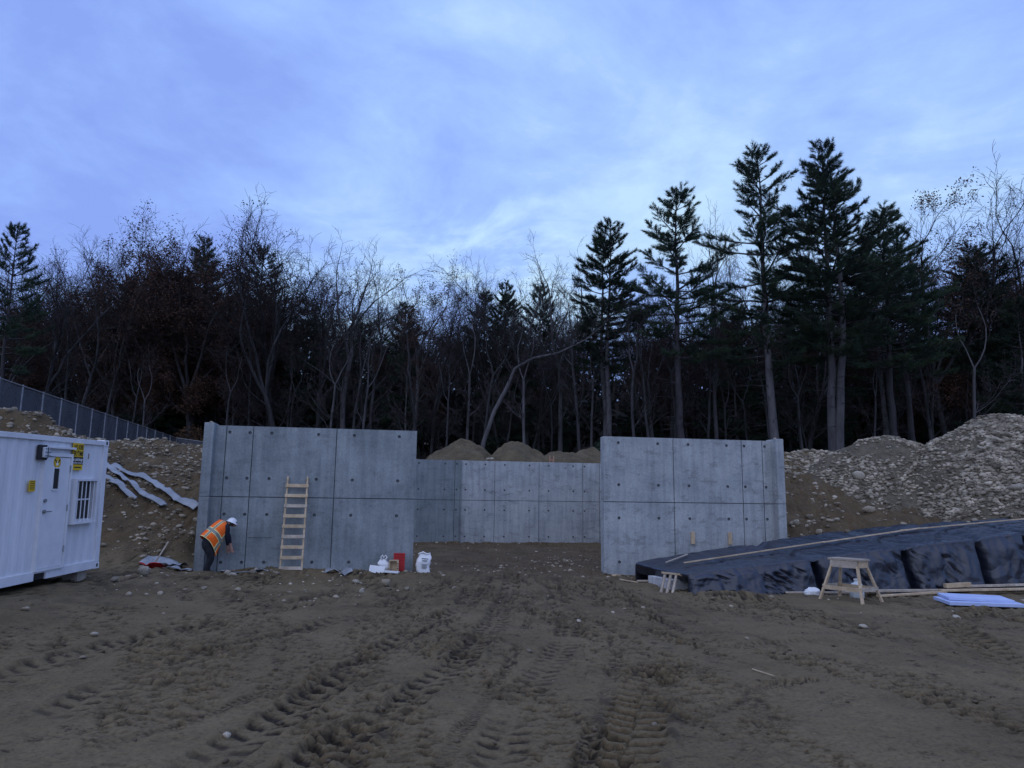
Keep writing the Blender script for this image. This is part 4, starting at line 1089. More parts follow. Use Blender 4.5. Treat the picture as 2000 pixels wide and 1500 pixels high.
# slim trunks and second-row trees deeper in the wood
_rg = random.Random(21)
n2 = 0
for i in range(170):
    x = -52 + 104 * (i * 37 % 170 + _rg.random()) / 170; y = _rg.uniform(58, 80) + (4 if x < -20 else 0)
    key = _rg.choice(('bare1', 'bare2', 'bare3', 'hem1', 'hem2', 'bare1', 'oakl2', 'bare2', 'hem2', 'bare3'))
    el = (0.30 if x < 18 else 0.315) if key.startswith('bare') else (0.225 if key.startswith('hem') else 0.27)
    zt = 1.78 + y * (el + _rg.uniform(-0.05, 0.015)) + (1.5 if abs(x) > 18 else -1.0)
    lab = {'bare': 'leafless tree in the dark inner rows of the wood', 'hem': 'low evergreen in the dark inner rows of the wood', 'oakl': 'brown leaved oak in the dark inner rows of the wood'}[key.rstrip('0123456789')]
    plant(key, x, y, zt, lab, lab.replace(' in the dark inner rows of the wood', '') + 's in the inner rows', rgl=_rg, wide=1.0)
SAP = [deciduous_meshes('sapling%d' % i, 130 + i, H=9, fork=0.55, spread=0.5, forks=2, dens=0.55, r0=0.085, pale=i == 1) for i in range(3)]
for i in range(46):
    x = -34 + 72 * (i + _rg.random()) / 46; y = _rg.uniform(45, 57) + (6 if x < -12 else 0)
    t = empty('sapling', (x, y, float(terrain(x, y)) - 0.05), (_rg.uniform(-0.08, 0.08), _rg.uniform(-0.08, 0.08), _rg.uniform(0, 6.28)))
    k = _rg.uniform(0.85, 1.5); t.scale = (k, k, k)
    for pn, me in SAP[i % 3]: obj(pn, me, t)
    tag(t, 'thin leafless sapling at the dark foot of the wood', 'sapling', 'saplings at the foot of the wood')
# undergrowth mass filling the dark interior
rs = np.random.RandomState(4)
n = 62000
ux = rs.uniform(-75, 75, n); uy = rs.uniform(62, 98, n)
hmax = 7.0 + 3.5 * fbm(ux * 0.09, uy * 0.09, 3) + 0.10 * (uy - 62)
uz = terrain(ux, uy) + np.clip(np.abs(rs.normal(0, 0.5, n)), 0, 1.1) * np.clip(hmax, 2, 11)
P = np.stack([ux, uy, uz], 1); Dn = rs.normal(size=(n, 3)) + [0, 0, 0.5]; Dn /= np.linalg.norm(Dn, axis=1, keepdims=True)
v, f = blades(P, Dn, rs.uniform(0.5, 1.7, n), rs.uniform(0.12, 0.55, n), rs)
tag(obj('undergrowth', np_mesh('undergrowth', v, f, M['undergrowth'])), 'dark tangle of undergrowth and far trees inside the wood', 'undergrowth', kind='stuff')
# low rusty brush at the fence
for bx, by, sc_, lab in ((-24.0, 56.0, 1.0, 'rusty brown bush behind the chain link fence'), (-27.0, 54.5, 0.7, 'small brown bush behind the middle of the chain link fence'), (5.6, 42.5, 0.55, 'small yellow-green bush behind the far concrete wall')):
    n = 1800; a = rs.uniform(0, 6.28, n); rr_ = 2.0 * np.sqrt(rs.rand(n)); hh = rs.rand(n) ** 0.7 * 2.4 * (1 - (rr_ / 2.1) ** 2 * 0.7)
    P = np.stack([rr_ * np.cos(a), rr_ * np.sin(a), hh], 1); v, f = leaf_quads(P, 0.13, rs)
    st = [((0, 0, -0.2), (math.cos(k) * 1.1, math.sin(k) * 1.1, 1.6 + 0.3 * math.sin(3 * k)), 0.03, 0.008) for k in np.arange(0, 6.28, 0.35)]
    b_ = empty('bush', (bx, by, float(terrain(bx, by))), (0, 0, 0)); b_.scale = (sc_,) * 3
    obj('foliage', np_mesh('foliage', v, f, M['brush'] if bx < 0 else M['needle']), b_); v, f = tubes(st, 4); obj('stems', np_mesh('stems', v, f, M['twig']), b_)
    tag(b_, lab, 'bush')
# ------------------------------------------------------------------ stone heaps and dirt mounds
def heap(name, label, cat, cx, cy, peak, slx, sly, rad, mat, lump, seed, soft=0.5):
    def hz(x, y):
        d = np.sqrt(((x - cx) * slx) ** 2 + ((y - cy) * sly) ** 2 + soft ** 2) - soft
        d = d + 0.35 * np.clip(cx - 3.4 - x, 0, None) * (peak > 5)
        return peak - d + lump * fbm(x * 0.8 + seed, y * 0.8, 4)
    nr_, na = 60, 96
    rr_ = np.linspace(0, 1, nr_)[:, None] * rad; an = np.linspace(0, 2 * np.pi, na, endpoint=False)[None]
    x = cx + rr_ * np.cos(an) / max(slx / sly, 0.6) ; y = cy + rr_ * np.sin(an)
    z = np.maximum(hz(x, y), terrain(x, y) - 0.25)
    v = np.stack([x.ravel() - cx, y.ravel() - cy, z.ravel()], 1)
    i = (np.arange(nr_ - 1)[:, None] * na + np.arange(na)[None]); j = (np.arange(nr_ - 1)[:, None] * na + (np.arange(na)[None] + 1) % na)
    f = np.stack([i.ravel(), j.ravel(), j.ravel() + na, i.ravel() + na], 1)
    f = f[:, ::-1]
    o = obj(name, np_mesh(name, v, f, mat, True), None, (cx, cy, 0))
    o.data.flip_normals()
    tag(o, label, cat)
    return o, hz
heaps = []
h1, hz1 = heap('stone_heap', 'big heap of loose rounded stones at the right edge', 'stone heap', 18.85, 28.3, 5.34, 0.60, 0.76, 10.0, M['pile_soil'], 0.10, 1)
h2, hz2 = heap('stone_heap', 'smaller stone and earth heap left of the big one', 'stone heap', 14.9, 29.4, 4.52, 0.55, 0.85, 4.2, M['pile_soil'], 0.08, 2)
rs = np.random.RandomState(12)
def top_surface(x, y):
    return np.maximum(np.maximum(terrain(x, y), hz1(x, y)), hz2(x, y))
def scatter(n, x0, x1, y0, y1, accept, rlo, rhi, pw=2.2):
    x = rs.uniform(x0, x1, n); y = rs.uniform(y0, y1, n); k = accept(x, y) > rs.rand(n)
    x, y = x[k], y[k]; r = rlo + (rhi - rlo) * rs.rand(len(x)) ** pw
    return np.stack([x, y, top_surface(x, y), r], 1)
def on1(x, y): return (hz1(x, y) > np.maximum(terrain(x, y), hz2(x, y)) + 0.02) * np.clip(0.75 + 1.3 * fbm(x * .5, y * .5 + 4, 2), 0.25, 1) * (y < 30.5)
def on2(x, y): return (hz2(x, y) > np.maximum(terrain(x, y), hz1(x, y)) + 0.02) * np.clip(0.25 + 1.5 * fbm(x * .5 + 8, y * .5, 2), 0.1, 1) * (y < 31.5)
for hp, on, n, box in ((h1, on1, 42000, (11.5, 23.5, 20.0, 29.5)), (h2, on2, 9000, (11.5, 18, 25.0, 31.0))):
    pts = scatter(n, *box, on, 0.028, 0.125, 2.2)
    pts = pts[np.argsort(-pts[:, 3] / np.hypot(pts[:, 0], pts[:, 1]))]
    nbig = 290 if hp is h1 else 130
    for (x, y, z, r) in pts[:nbig]:
        o = place_stone(x - hp.location.x, y - hp.location.y, r * 0.95, hp, z=z, rg=rg, sink=0.3, tilt=0.5)
    q = pts[nbig:].copy(); q[:, 0] -= hp.location.x; q[:, 1] -= hp.location.y; q[:, 2] += q[:, 3] * 0.15
    stone_field('small_stones', q, M['pebble'], hp)
# stones on the banks and the yard, parts of the ground they lie in
def on_right(x, y):
    s, t = wall_st(x, y)
    z = terrain(x, y); free = top_surface(x, y) - z < 0.01
    top = sstep(2.6, 3.4, z); return free * (s > 8.3) * np.clip(0.03 + 0.95 * top + 0.14 * (fbm(x * .6, y * .6 + 9, 2) > 0.15), 0, 1)
def on_left(x, y):
    s, t = wall_st(x, y); z = terrain(x, y)
    return (s < -8.2) * (z > 0.25) * np.clip(0.10 + 0.55 * sstep(1.6, 3.0, z) * (fbm(x * .7, y * .7, 2) > -0.15) + 0.25 * (fbm(x * .5 + 5, y * .5, 2) > 0.2), 0, 1)
def on_yard(x, y):
    s, t = wall_st(x, y)
    w = 0.004 + 0.026 * sstep(10, 14, y) + 0.5 * sstep(-3.2, -1.2, t) * (s < -1.8) * (fbm(x * .8, y * .8 + 3, 2) > -0.1) + 0.12 * (x < -3) * (y > 13) + 0.9 * gauss(s, t, 2.1, 2.2, 0.9, 2.6) + 0.5 * gauss(s, t, -0.3, 0.6, 0.8, 0.9) + 0.35 * gauss(s, t, -0.2, -0.2, 0.9, 1.2) + 0.25 * gauss(x, y, -3.0, 15.6, 1.4, 0.7)
    w = w + 0.3 * gauss(x, y, 5.2, 15.4, 1.2, 0.3) + 0.2 * gauss(s, t, 1.0, 13.2, 5, 0.8)
    return w * (np.abs(s) < 8.6) * ((t < -0.1) | ((np.abs(s) < 7.5) & (t < 14))) * (z_ok(x, y))
def z_ok(x, y): return ((x > -8.0) | (y > 15.3)) & (y > 5.2)
P1 = scatter(15000, 7.5, 17, 21.3, 34, on_right, 0.025, 0.15, 2.8)
P2 = scatter(15000, -16, -8, 17.5, 28, on_left, 0.018, 0.12, 3.4)
P3 = scatter(11000, -9.5, 9, 5.5, 34, on_yard, 0.018, 0.085, 2.6)
allp = np.concatenate([P1, P2, P3])
allp = allp[np.argsort(-allp[:, 3] / np.hypot(allp[:, 0], allp[:, 1]))]
for (x, y, z, r) in allp[:285]:
    place_stone(x, y, r * 0.95, ground, rg=rg, sink=0.3, meshes=STONES + PALE[:2])
q = allp[285:].copy()
q[:, 2] = [ground_z(a, b) for a, b in q[:, :2]] + q[:, 3] * 0.12
stone_field('scattered_stones', q, M['pebble'], ground)
# clods thrown up by the wheels
n = 5200
x = rs.uniform(-8, 9, n); y = 5.0 + 13 * rs.rand(n) ** 0.8
cz_ = np.array([ground_z(a, b) for a, b in zip(x, y)])
near_i = (np.searchsorted(_ya, y) - 1) * nc + np.searchsorted(_xa, x) - 1
w = 0.05 + 1.2 * churn_shade[near_i]
k = rs.rand(n) < w
stone_field('clods', np.stack([x, y, cz_ + 0.004, 0.010 + 0.030 * rs.rand(n) ** 3], 1)[k], M['clod'], ground)
# single stones that stand out
BIG = [(-7.45, 15.5, 0.165, 'largest rounded boulder on the ground beside the container end', PALE, 0.0), (-7.65, 14.75, 0.12, 'flat stone just in front of the large boulder by the container', STONES, 0.2),
       (-8.7, 18.0, 0.10, 'stone at the foot of the left bank behind the boulder', STONES, 0.2), (-7.95, 15.9, 0.11, 'stone close to the container end left of the large boulder', STONES, 0.2),
       (-2.68, 16.6, 0.135, 'tilted angular pale stone in front of the left wall', STONES, 0.0), (-3.42, 16.9, 0.12, 'long flat pale stone left of the tilted angular one', PALE, 0.2),
       (-2.98, 15.4, 0.085, 'rounded pale stone just in front of the tilted angular one', PALE, 0.15), (-2.1, 15.65, 0.085, 'small stone right of the tilted angular one', STONES, 0.1),
       (-5.47, 10.18, 0.06, 'lone pale stone in the left middle of the rutted yard', PALE, 0.1), (-2.24, 6.28, 0.042, 'pale stone in the near wheel rut at the bottom left', PALE, 0.2),
       (-7.0, 11.1, 0.07, 'grey stone near the left picture edge below the container', STONES, 0.2), (-4.85, 8.82, 0.045, 'small stone in the left ruts below the lone pale stone', STONES, 0.2),
       (-6.3, 17.35, 0.11, 'pale block of stone right of the bending worker', PALE, 0.1), (-6.05, 17.9, 0.10, 'grey stone in the rubble under the white sheet', STONES, 0.1), (-6.6, 17.8, 0.085, 'light stone at the feet of the bending worker', PALE, 0.1),
       (12.7, 27.2, 0.26, 'large pale boulder on the brown slope of the right bank', PALE, 0.1), (12.1, 25.3, 0.26, 'large grey boulder low on the brown slope of the right bank', STONES, 0.2),
       (16.4, 24.2, 0.26, 'large stone at the toe of the big stone heap', PALE, 0.2), (8.9, 23.4, 0.16, 'pale boulder at the foot of the right wall end', PALE, 0.1), (10.2, 24.0, 0.13, 'stone on the brown slope right of the wall end', STONES, 0.1),
       (-15.0, 20.6, 0.2, 'white boulder on the ridge above the container', PALE, 0.0)]
for x, y, r, lab, ms, sk in BIG:
    z = float(top_surface(np.array(x), np.array(y))) if y > 20.5 and x > 8 else None
    o = place_stone(x, y, r, rg=rg, meshes=ms, sink=sk, z=z); tag(o, lab, 'stone')
# dirt mounds behind the far wall
for cx, cy, pk, sx_, sy_, rd, lab in ((-2.55, 39.5, 4.92, 0.80, 0.8, 3.0, 'left and tallest dirt mound behind the far concrete wall'), (0.25, 39.2, 4.80, 0.78, 0.8, 3.0, 'middle dirt mound behind the far concrete wall'), (3.9, 39.8, 4.55, 0.36, 0.6, 3.6, 'low right dirt mound behind the far concrete wall')):
    mo, mz = heap('dirt_mound', lab, 'dirt mound', cx, cy, pk, sx_, sy_, rd, M['mound_soil'], 0.24, cx, 0.6)
for x, y, r in ((-1.15, 37.2, 0.17), (-0.95, 37.0, 0.12), (-5.1, 37.5, 0.2), (-4.7, 37.2, 0.12), (2.6, 36.6, 0.1), (3.2, 36.8, 0.12), (4.4, 36.7, 0.1)):
    o = place_stone(x, y, r, ground, rg=rg, meshes=PALE, z=float(terrain(x, y)) + (0.3 if abs(x + 1) < .3 else 0.05))
# small trestle of stakes behind the far wall
st = empty('stake_frame', (1.95, 36.0, float(terrain(1.95, 36.0)) + 0.1)); tag(st, 'small reddish wooden stake frame behind the far concrete wall', 'stake frame')
M['stake'] = material('stake', [(0.34, 0.17, 0.12), (0.45, 0.26, 0.19)], 5)
for x in (-0.07, 0.07 + 0.05): MB().box(x - 0.02, x + 0.02, -0.02, 0.02, -0.2, 0.52).build('stake', M['stake'], st)
MB().box(-0.05, 0.10, -0.015, 0.015, 0.28, 0.34).build('crosspiece', M['stake'], st)
MB().bar((-0.05, 0.03, 0.02), (0.1, 0.03, 0.24), 0.03, 0.03).build('crosspiece', M['stake'], st)

# ------------------------------------------------------------------ drainage fabric strips and sheets
def ribbon(pts, w, thick=0.02, mat=None, name='fabric_strip', wave=0.03, lift=0.06, seed=0, gz_=None):
    P = [Vector((*p, 0)) for p in pts]; Q = []
    for i in range(len(P) - 1):
        m = max(3, int((P[i + 1] - P[i]).length / 0.12))
        Q += [P[i].lerp(P[i + 1], k / m) for k in range(m)]
    Q.append(P[-1]); n = len(Q); nw = 6; vs = []
    for i, p in enumerate(Q):
        d = (Q[min(i + 1, n - 1)] - Q[max(i - 1, 0)]).normalized(); sd = Vector((d.y, -d.x, 0))
        ww = w * (0.95 + 0.25 * float(perlin(np.array(i * 0.13 + seed), np.array(0.5))))
        for j in range(nw + 1):
            q_ = p + sd * ww * (j / nw - 0.5)
            z = (float(terrain(q_.x, q_.y)) + 0.10 if q_.y > 20.5 else ground_z(q_.x, q_.y)) + lift + wave * float(perlin(np.array(q_.x * 4 + seed), np.array(q_.y * 4)))
            vs.append((q_.x, q_.y, z))
    b = len(vs); vs += [(x, y, z - thick) for x, y, z in vs]
    fs = []
    for i in range(n - 1):
        for j in range(nw):
            a = i * (nw + 1) + j; fs.append((a, a + 1, a + nw + 2, a + nw + 1)); fs.append((b + a, b + a + nw + 1, b + a + nw + 2, b + a + 1))
        for j in (0, nw):
            a = i * (nw + 1) + j; fs.append((a, a + nw + 1, b + a + nw + 1, b + a) if j == 0 else (a, b + a, b + a + nw + 1, a + nw + 1))
    mb = MB(); mb.add(vs, fs); return mb.build(name, mat or M['poly_sheet'], smooth=True)
for pts, w, lab in (([(-13.2, 23.7), (-12.71, 23.42), (-11.96, 23.02), (-11.24, 22.34), (-10.53, 21.82), (-9.97, 21.62)], 0.24, 'middle one of three pale fabric strips down the left bank'),
                    ([(-12.6, 23.6), (-12.18, 23.48), (-11.58, 23.38), (-11.13, 23.3), (-10.32, 22.64), (-9.83, 22.26), (-9.18, 21.96)], 0.27, 'upper right one of three pale fabric strips down the left bank'),
                    ([(-12.8, 22.7), (-12.15, 22.44), (-11.37, 21.96), (-10.89, 21.72)], 0.20, 'lower left and shortest of three pale fabric strips on the left bank')):
    tag(ribbon(pts, w, seed=w * 50), lab, 'fabric strip', 'fabric strips on the left bank')
tag(ribbon([(-6.9, 18.2), (-6.4, 18.3), (-5.9, 18.55)], 0.22, seed=3, lift=0.05, wave=0.06, name='plastic_sheet'), 'white plastic sheet on the ground right of the bending worker', 'plastic sheet')
tag(ribbon([(-9.0, 18.9), (-8.55, 18.75), (-8.05, 18.5)], 0.55, seed=8, lift=0.10, wave=0.12, name='plastic_sheet'), 'crumpled grey plastic sheet left of the end pier', 'plastic sheet')
tag(ribbon([(-8.0, 17.9), (-7.75, 17.75), (-7.4, 17.8)], 0.30, seed=15, lift=0.06, wave=0.05, name='plastic_sheet'), 'pale scrap of plastic sheet at the foot of the end pier', 'plastic sheet')
tag(ribbon([(-4.55, 18.75), (-4.2, 18.8), (-3.95, 18.95)], 0.24, seed=23, lift=0.06, wave=0.10, name='plastic_sheet'), 'grey plastic scrap at the foot of the left wall right of the ladder', 'plastic sheet')
tag(ribbon([(-8.65, 17.85), (-8.35, 17.75), (-8.05, 17.65)], 0.20, seed=33, lift=0.09, wave=0.10, mat=M['red'], name='red_bag'), 'crumpled red bag on the ground left of the end pier', 'bag')
hb_ = empty('shovel', (-8.45, 17.9, ground_z(-8.45, 17.9))); tag(hb_, 'wooden tool handle sticking up out of the red bag', 'shovel')
MB().tube([(0, 0, 0.0), (0.14, 0.2, 0.38), (0.22, 0.32, 0.62)], 0.018, 8).build('handle', M['grey_lumber'], hb_, smooth=True)
MB().box(-0.09, 0.09, -0.10, 0.05, -0.02, 0.02).build('blade', M['steel'], hb_, bevel=0.008)

# ------------------------------------------------------------------ things left at the foot of the left wall
def sack_mesh(w, d, h, seed, top=0.5, mat=None, name='sack', ns=14, nz=12, lean=0.0):
    mb = MB(); vs = []
    for i in range(nz + 1):
        u = i / nz; k = (1 - (abs(2 * u - 0.9) / 1.25) ** 4 * 0.35); kx = k * (1 if u < 0.7 else 1 - (1 - top) * (u - 0.7) / 0.3); ky = k * (1 if u < 0.6 else 1 - 0.85 * (u - 0.6) / 0.4)
        for j in range(ns):
            a = 2 * math.pi * j / ns; c, s = math.cos(a), math.sin(a)
            c = math.copysign(abs(c) ** 0.6, c); s = math.copysign(abs(s) ** 0.7, s)
            nn = 1 + 0.16 * float(perlin(np.array(3 * c + seed + u * 2), np.array(3 * s + u * 5)))
            vs.append((w / 2 * kx * c * nn + lean * u + 0.02 * math.sin(7 * u + seed), d / 2 * ky * s * nn, h * u * (1 + 0.05 * math.sin(3 * a + seed) * u)))
    fs = [(i * ns + j, i * ns + (j + 1) % ns, (i + 1) * ns + (j + 1) % ns, (i + 1) * ns + j) for i in range(nz) for j in range(ns)]
    fs += [tuple(range(ns - 1, -1, -1)), tuple(range(nz * ns, (nz + 1) * ns))]
    mb.add(vs, fs); return mb.mesh(name, mat, smooth=True)
def gpos(x, y, dz=0.0): return (x, y, ground_z(x, y) + dz)
sk = obj('cement_sack', sack_mesh(0.36, 0.20, 0.50, 2.0, 0.95, M['white_plastic']), None, gpos(-2.22, 19.45, -0.02), (0, 0.06, 0.15)); tag(sk, 'upright white paper sack standing in the gap beside the left wall', 'sack')
for i, (z0, w) in enumerate(((0.36, 0.17), (0.31, 0.13), (0.22, 0.16), (0.19, 0.12), (0.16, 0.15), (0.13, 0.10))): MB().box(-w / 2 + 0.02, w / 2 + 0.02, -0.118, -0.112, z0, z0 + (0.022 if i < 2 else 0.012)).build('print_line', M['dark_print'], sk)
MB().tube([(-0.16, 0, 0.47), (-0.04, -0.03, 0.53), (0.06, -0.02, 0.485), (0.15, 0, 0.51)], 0.022, 6).build('rolled_top', M['white_plastic'], sk, smooth=True)
pb = obj('plastic_bag', sack_mesh(0.30, 0.22, 0.30, 5.0, 0.55, M['white_plastic'], 'plastic_bag'), None, gpos(-3.20, 19.30, -0.01)); tag(pb, 'white plastic carrier bag with tied handles at the foot of the left wall', 'bag')
for sg in (-1, 1): MB().tube([(sg * 0.03, 0, 0.27), (sg * 0.08, -0.02, 0.36), (sg * 0.04, -0.03, 0.41), (sg * 0.0, -0.02, 0.34)], [0.03, 0.018, 0.014, 0.02], 7).build('handle', M['white_plastic'], pb, smooth=True)
MB().box(-0.11, 0.02, -0.123, -0.115, 0.06, 0.13).build('print_patch', M['blue_print'], pb)
rb = empty('red_box', gpos(-2.82, 19.38), (0, 0, WA)); tag(rb, 'red ribbed box against the end of the left wall', 'box')
MB().box(-0.14, 0.14, 0.0, 0.2, 0.0, 0.44).build('body', M['red'], rb, bevel=0.008)
for z in (0.28, 0.36, 0.42): MB().box(-0.145, 0.145, -0.012, 0.21, z, z + 0.016).build('rib', M['red'], rb)
cb_ = empty('wooden_crate', gpos(-2.90, 19.12), (0, 0, 0.1)); tag(cb_, 'small wooden box open in front of the red box', 'crate')
for a in ((-0.13, 0.10, 0.0, 0.16, 0.25, 0.275), (-0.13, 0.10, 0.0, 0.16, 0.0, 0.02), (-0.13, -0.11, 0.0, 0.16, 0.02, 0.25), (0.06, 0.10, 0.0, 0.16, 0.02, 0.25), (-0.11, 0.06, 0.14, 0.16, 0.02, 0.25)): MB().box(*a).build('board', M['lumber'], cb_)
for z in (0.07, 0.13, 0.19): MB().tube([(0.08, -0.006, z), (0.08, 0.002, z)], 0.012, 8).build('knob_hole', M['black'], cb_)
bd = MB().box(-0.19, 0.19, -0.012, 0.012, 0.0, 0.19).build('white_board', M['white_plastic'], None, gpos(-3.32, 18.95, -0.03), (-0.35, 0.10, 0.05)); tag(bd, 'white board leaning against the carrier bag', 'board')
sl = MB().box(-0.18, 0.18, -0.09, 0.09, 0.0, 0.03).build('white_slab', M['white_plastic'], None, gpos(-2.92, 18.82, 0.0), (0.03, 0.05, -0.1)); tag(sl, 'thin white slab lying in front of the wooden box', 'slab')
MB().box(-0.18, 0.18, -0.09, 0.09, -0.02, -0.002).build('backing', M['black'], sl)

# ------------------------------------------------------------------ covered stack on the right
tarp_m = material('tarp', [(0.004, 0.006, 0.014), (0.006, 0.009, 0.019), (0.008, 0.012, 0.024)], 1.3, 7, rough=0.28, rough2=0.5, bump=0.30, bscale=3.5, coord='World', spec=0.8, bdist=0.06)
_n = tarp_m.node_tree; _vo = _n.nodes.new('ShaderNodeTexVoronoi'); _vo.feature = 'DISTANCE_TO_EDGE'; _vo.inputs['Scale'].default_value = 1.7
_wp = _n.nodes.new('ShaderNodeTexNoise'); _wp.inputs['Scale'].default_value = 1.1; _wp.inputs['Detail'].default_value = 3
_pos = _n.nodes.new('ShaderNodeNewGeometry').outputs['Position']; _n.links.new(_pos, _wp.inputs['Vector'])
_ad = _n.nodes.new('ShaderNodeVectorMath'); _n.links.new(_pos, _ad.inputs[0]); _n.links.new(_wp.outputs['Color'], _ad.inputs[1]); _n.links.new(_ad.outputs[0], _vo.inputs['Vector'])
_b2 = _n.nodes.new('ShaderNodeBump'); _b2.inputs['Strength'].default_value = 0.32; _b2.inputs['Distance'].default_value = 0.22
_n.links.new(_vo.outputs['Distance'], _b2.inputs['Height'])
_old = [l for l in _n.links if l.to_socket.name == 'Normal' and l.to_node.type == 'BSDF_PRINCIPLED'][0]
_n.links.new(_old.from_socket, _b2.inputs['Normal']); _n.links.new(_b2.outputs[0], _n.nodes['Principled BSDF'].inputs['Normal'])   # crumpled facets of stiff plastic
FT = np.array([(3.85, 16.15, 0.30), (6.2, 16.6, 0.54), (8.5, 17.0, 0.81), (10.6, 17.3, 1.04), (12.2, 17.6, 1.23), (16.5, 18.3, 1.65)])
BT = np.array([(3.12, 18.4, 0.37), (6.3, 19.0, 0.84), (8.2, 19.4, 1.08), (10.3, 19.8, 1.30), (14.0, 20.3, 1.52), (17.5, 20.8, 1.75)])
SEAM = [0.0, 0.225, 0.40, 0.545, 0.645, 0.74, 0.86, 1.0]
nu, nv = 420, 110
def pl(A, u):
    L = np.r_[0, np.cumsum(np.hypot(*np.diff(A[:, :2], axis=0).T))]; L /= L[-1]
    return np.stack([np.interp(u, L, A[:, i]) for i in range(3)], -1)
def stack_top(u, w):
    """point on the covered top: u along, w 0 front .. 1 back"""
    f, b = pl(FT, u), pl(BT, u); w = np.asarray(w)[..., None] if np.ndim(w) else w
    return f + (b - f) * w
U, V = np.meshgrid(np.linspace(-0.035, 1, nu), np.linspace(0, 1, nv), indexing='ij')
Uc = np.clip(U, 0, 1); f_, b_ = pl(FT, Uc), pl(BT, Uc)
w_ = np.clip((V - 0.34) / 0.36, 0, 1)
top = f_ + (b_ - f_) * w_[..., None]
Z = np.zeros_like(U); X = top[..., 0].copy(); Y = top[..., 1].copy(); Z = top[..., 2].copy()
seam = sum(np.exp(-((Uc + 0.03 * (V - 0.34) - s) / 0.0065) ** 2) for s in SEAM[1:-1])
bulge = np.sin(np.pi * np.clip((np.interp(Uc, SEAM, np.arange(len(SEAM))) % 1), 0, 1)) ** 0.5
cre = np.exp(-(perlin(Uc * 27 + V * 6.0, V * 1.6 + Uc * 4) / 0.065) ** 2) * sstep(-0.15, 0.25, perlin(Uc * 14 + 9, V * 4)) + 0.6 * np.exp(-(perlin(Uc * 60 + V * 16.0 + 5, V * 2.0) / 0.06) ** 2) * sstep(0.0, 0.3, perlin(Uc * 17 + 2, V * 5 + 3))
fr_ = np.clip((0.34 - V) / 0.34, 0, 1); bk = np.clip((V - 0.70) / 0.30, 0, 1)
gz_f = np.vectorize(ground_z)(np.clip(f_[..., 0], -14, 19), f_[..., 1] - 0.2)
wr = fbm(Uc * 62, V * 2.6 + Uc * 9, 4); wr2 = fbm(Uc * 22 + 3, V * 2.4 + 7, 3)
# front skirt
hgt = Z - gz_f
Z = np.where(fr_ > 0, gz_f + hgt * (1 - fr_) ** 1.0 - 0.02 * fr_, Z)
out_ = 0.04 + 0.06 * bulge ** 0.6 + 0.14 * fr_ ** 2 + 0.06 * wr2 + 0.03 * wr - 0.09 * cre
dn = np.stack([np.gradient(f_[:, 0, 1]), -np.gradient(f_[:, 0, 0])], 1); dn /= np.linalg.norm(dn, axis=1, keepdims=True) + 1e-9
env = sstep(0.0, 0.25, fr_)
X += dn[:, None, 0] * (out_ - 0.30 * seam) * env; Y += dn[:, None, 1] * (out_ - 0.30 * seam) * env
# back skirt
Z = np.where(bk > 0, Z - (Z + 0.1) * bk, Z); Y += 0.12 * np.sqrt(bk)
topw = sstep(0.30, 0.38, V) * sstep(0.74, 0.66, V)
Z += topw * (0.022 * wr2 + 0.012 * wr + 0.03 * bulge - 0.10 * seam - 0.07 * cre - 0.05 * np.sin(np.pi * w_) * (0.5 + 0.5 * wr2))
# left end hangs down and tucks in
el = np.clip(-U / 0.035, 0, 1)
Z = np.where(el > 0, gz_f + 0.18 + (Z - gz_f - 0.18) * (1 - el) ** 0.8, Z); X = X + 0.25 * el * (0.6 + 0.3 * wr2) - 0.10 * np.sqrt(np.clip(el * 4, 0, 1)); Y = np.where(el > 0, Y + 0.12 * el * np.sign(0.5 - V), Y)
v = np.stack([X, Y, Z], -1).reshape(-1, 3)
i = (np.arange(nu - 1)[:, None] * nv + np.arange(nv - 1)[None]).ravel()
tp = obj('tarpaulin', np_mesh('tarpaulin', v, np.stack([i, i + nv, i + nv + 1, i + 1], 1), tarp_m, True))
tag(tp, 'black tarpaulin draped over a long sloping stack on the right', 'tarpaulin')
fb = MB().box(-0.28, 0.28, -0.5, 0.5, 0, 0.24).build('foam_block', M['concrete_pale'], None, (3.62, 17.2, ground_z(3.4, 16.9) - 0.04), (0, 0, 0.3), bevel=0.01); tag(fb, 'pale grey block under the left end of the black tarpaulin', 'block')
# laths lying along the top
for k, (u0, u1, w0, w1, lab) in enumerate(((0.03, 0.30, 0.42, 0.50, 'leftmost long lath lying on the black tarpaulin'), (0.295, 0.50, 0.49, 0.60, 'second long lath from the left on the black tarpaulin'), (0.46, 0.70, 0.60, 0.66, 'third long lath from the left on the black tarpaulin'), (0.69, 0.95, 0.655, 0.72, 'rightmost long lath on the black tarpaulin'))):
    a = Vector(stack_top(np.array(u0), np.array(w0)).ravel()); b = Vector(stack_top(np.array(u1), np.array(w1)).ravel())
    a.z += 0.075; b.z += 0.075
    o = MB().bar((0, 0, 0), b - a, 0.065, 0.024).build('lath', M['lumber'], None, a, bevel=0.003); tag(o, lab, 'lath', 'laths on the tarpaulin')
a = Vector(stack_top(np.array(0.015), np.array(0.6)).ravel()); b = Vector(stack_top(np.array(0.075), np.array(0.85)).ravel()); a.z += 0.06; b.z += 0.06
tag(MB().bar((0, 0, 0), b - a, 0.04, 0.02).build('lath', M['grey_lumber'], None, a), 'short lath at the left back corner of the black tarpaulin', 'lath', 'laths on the tarpaulin')

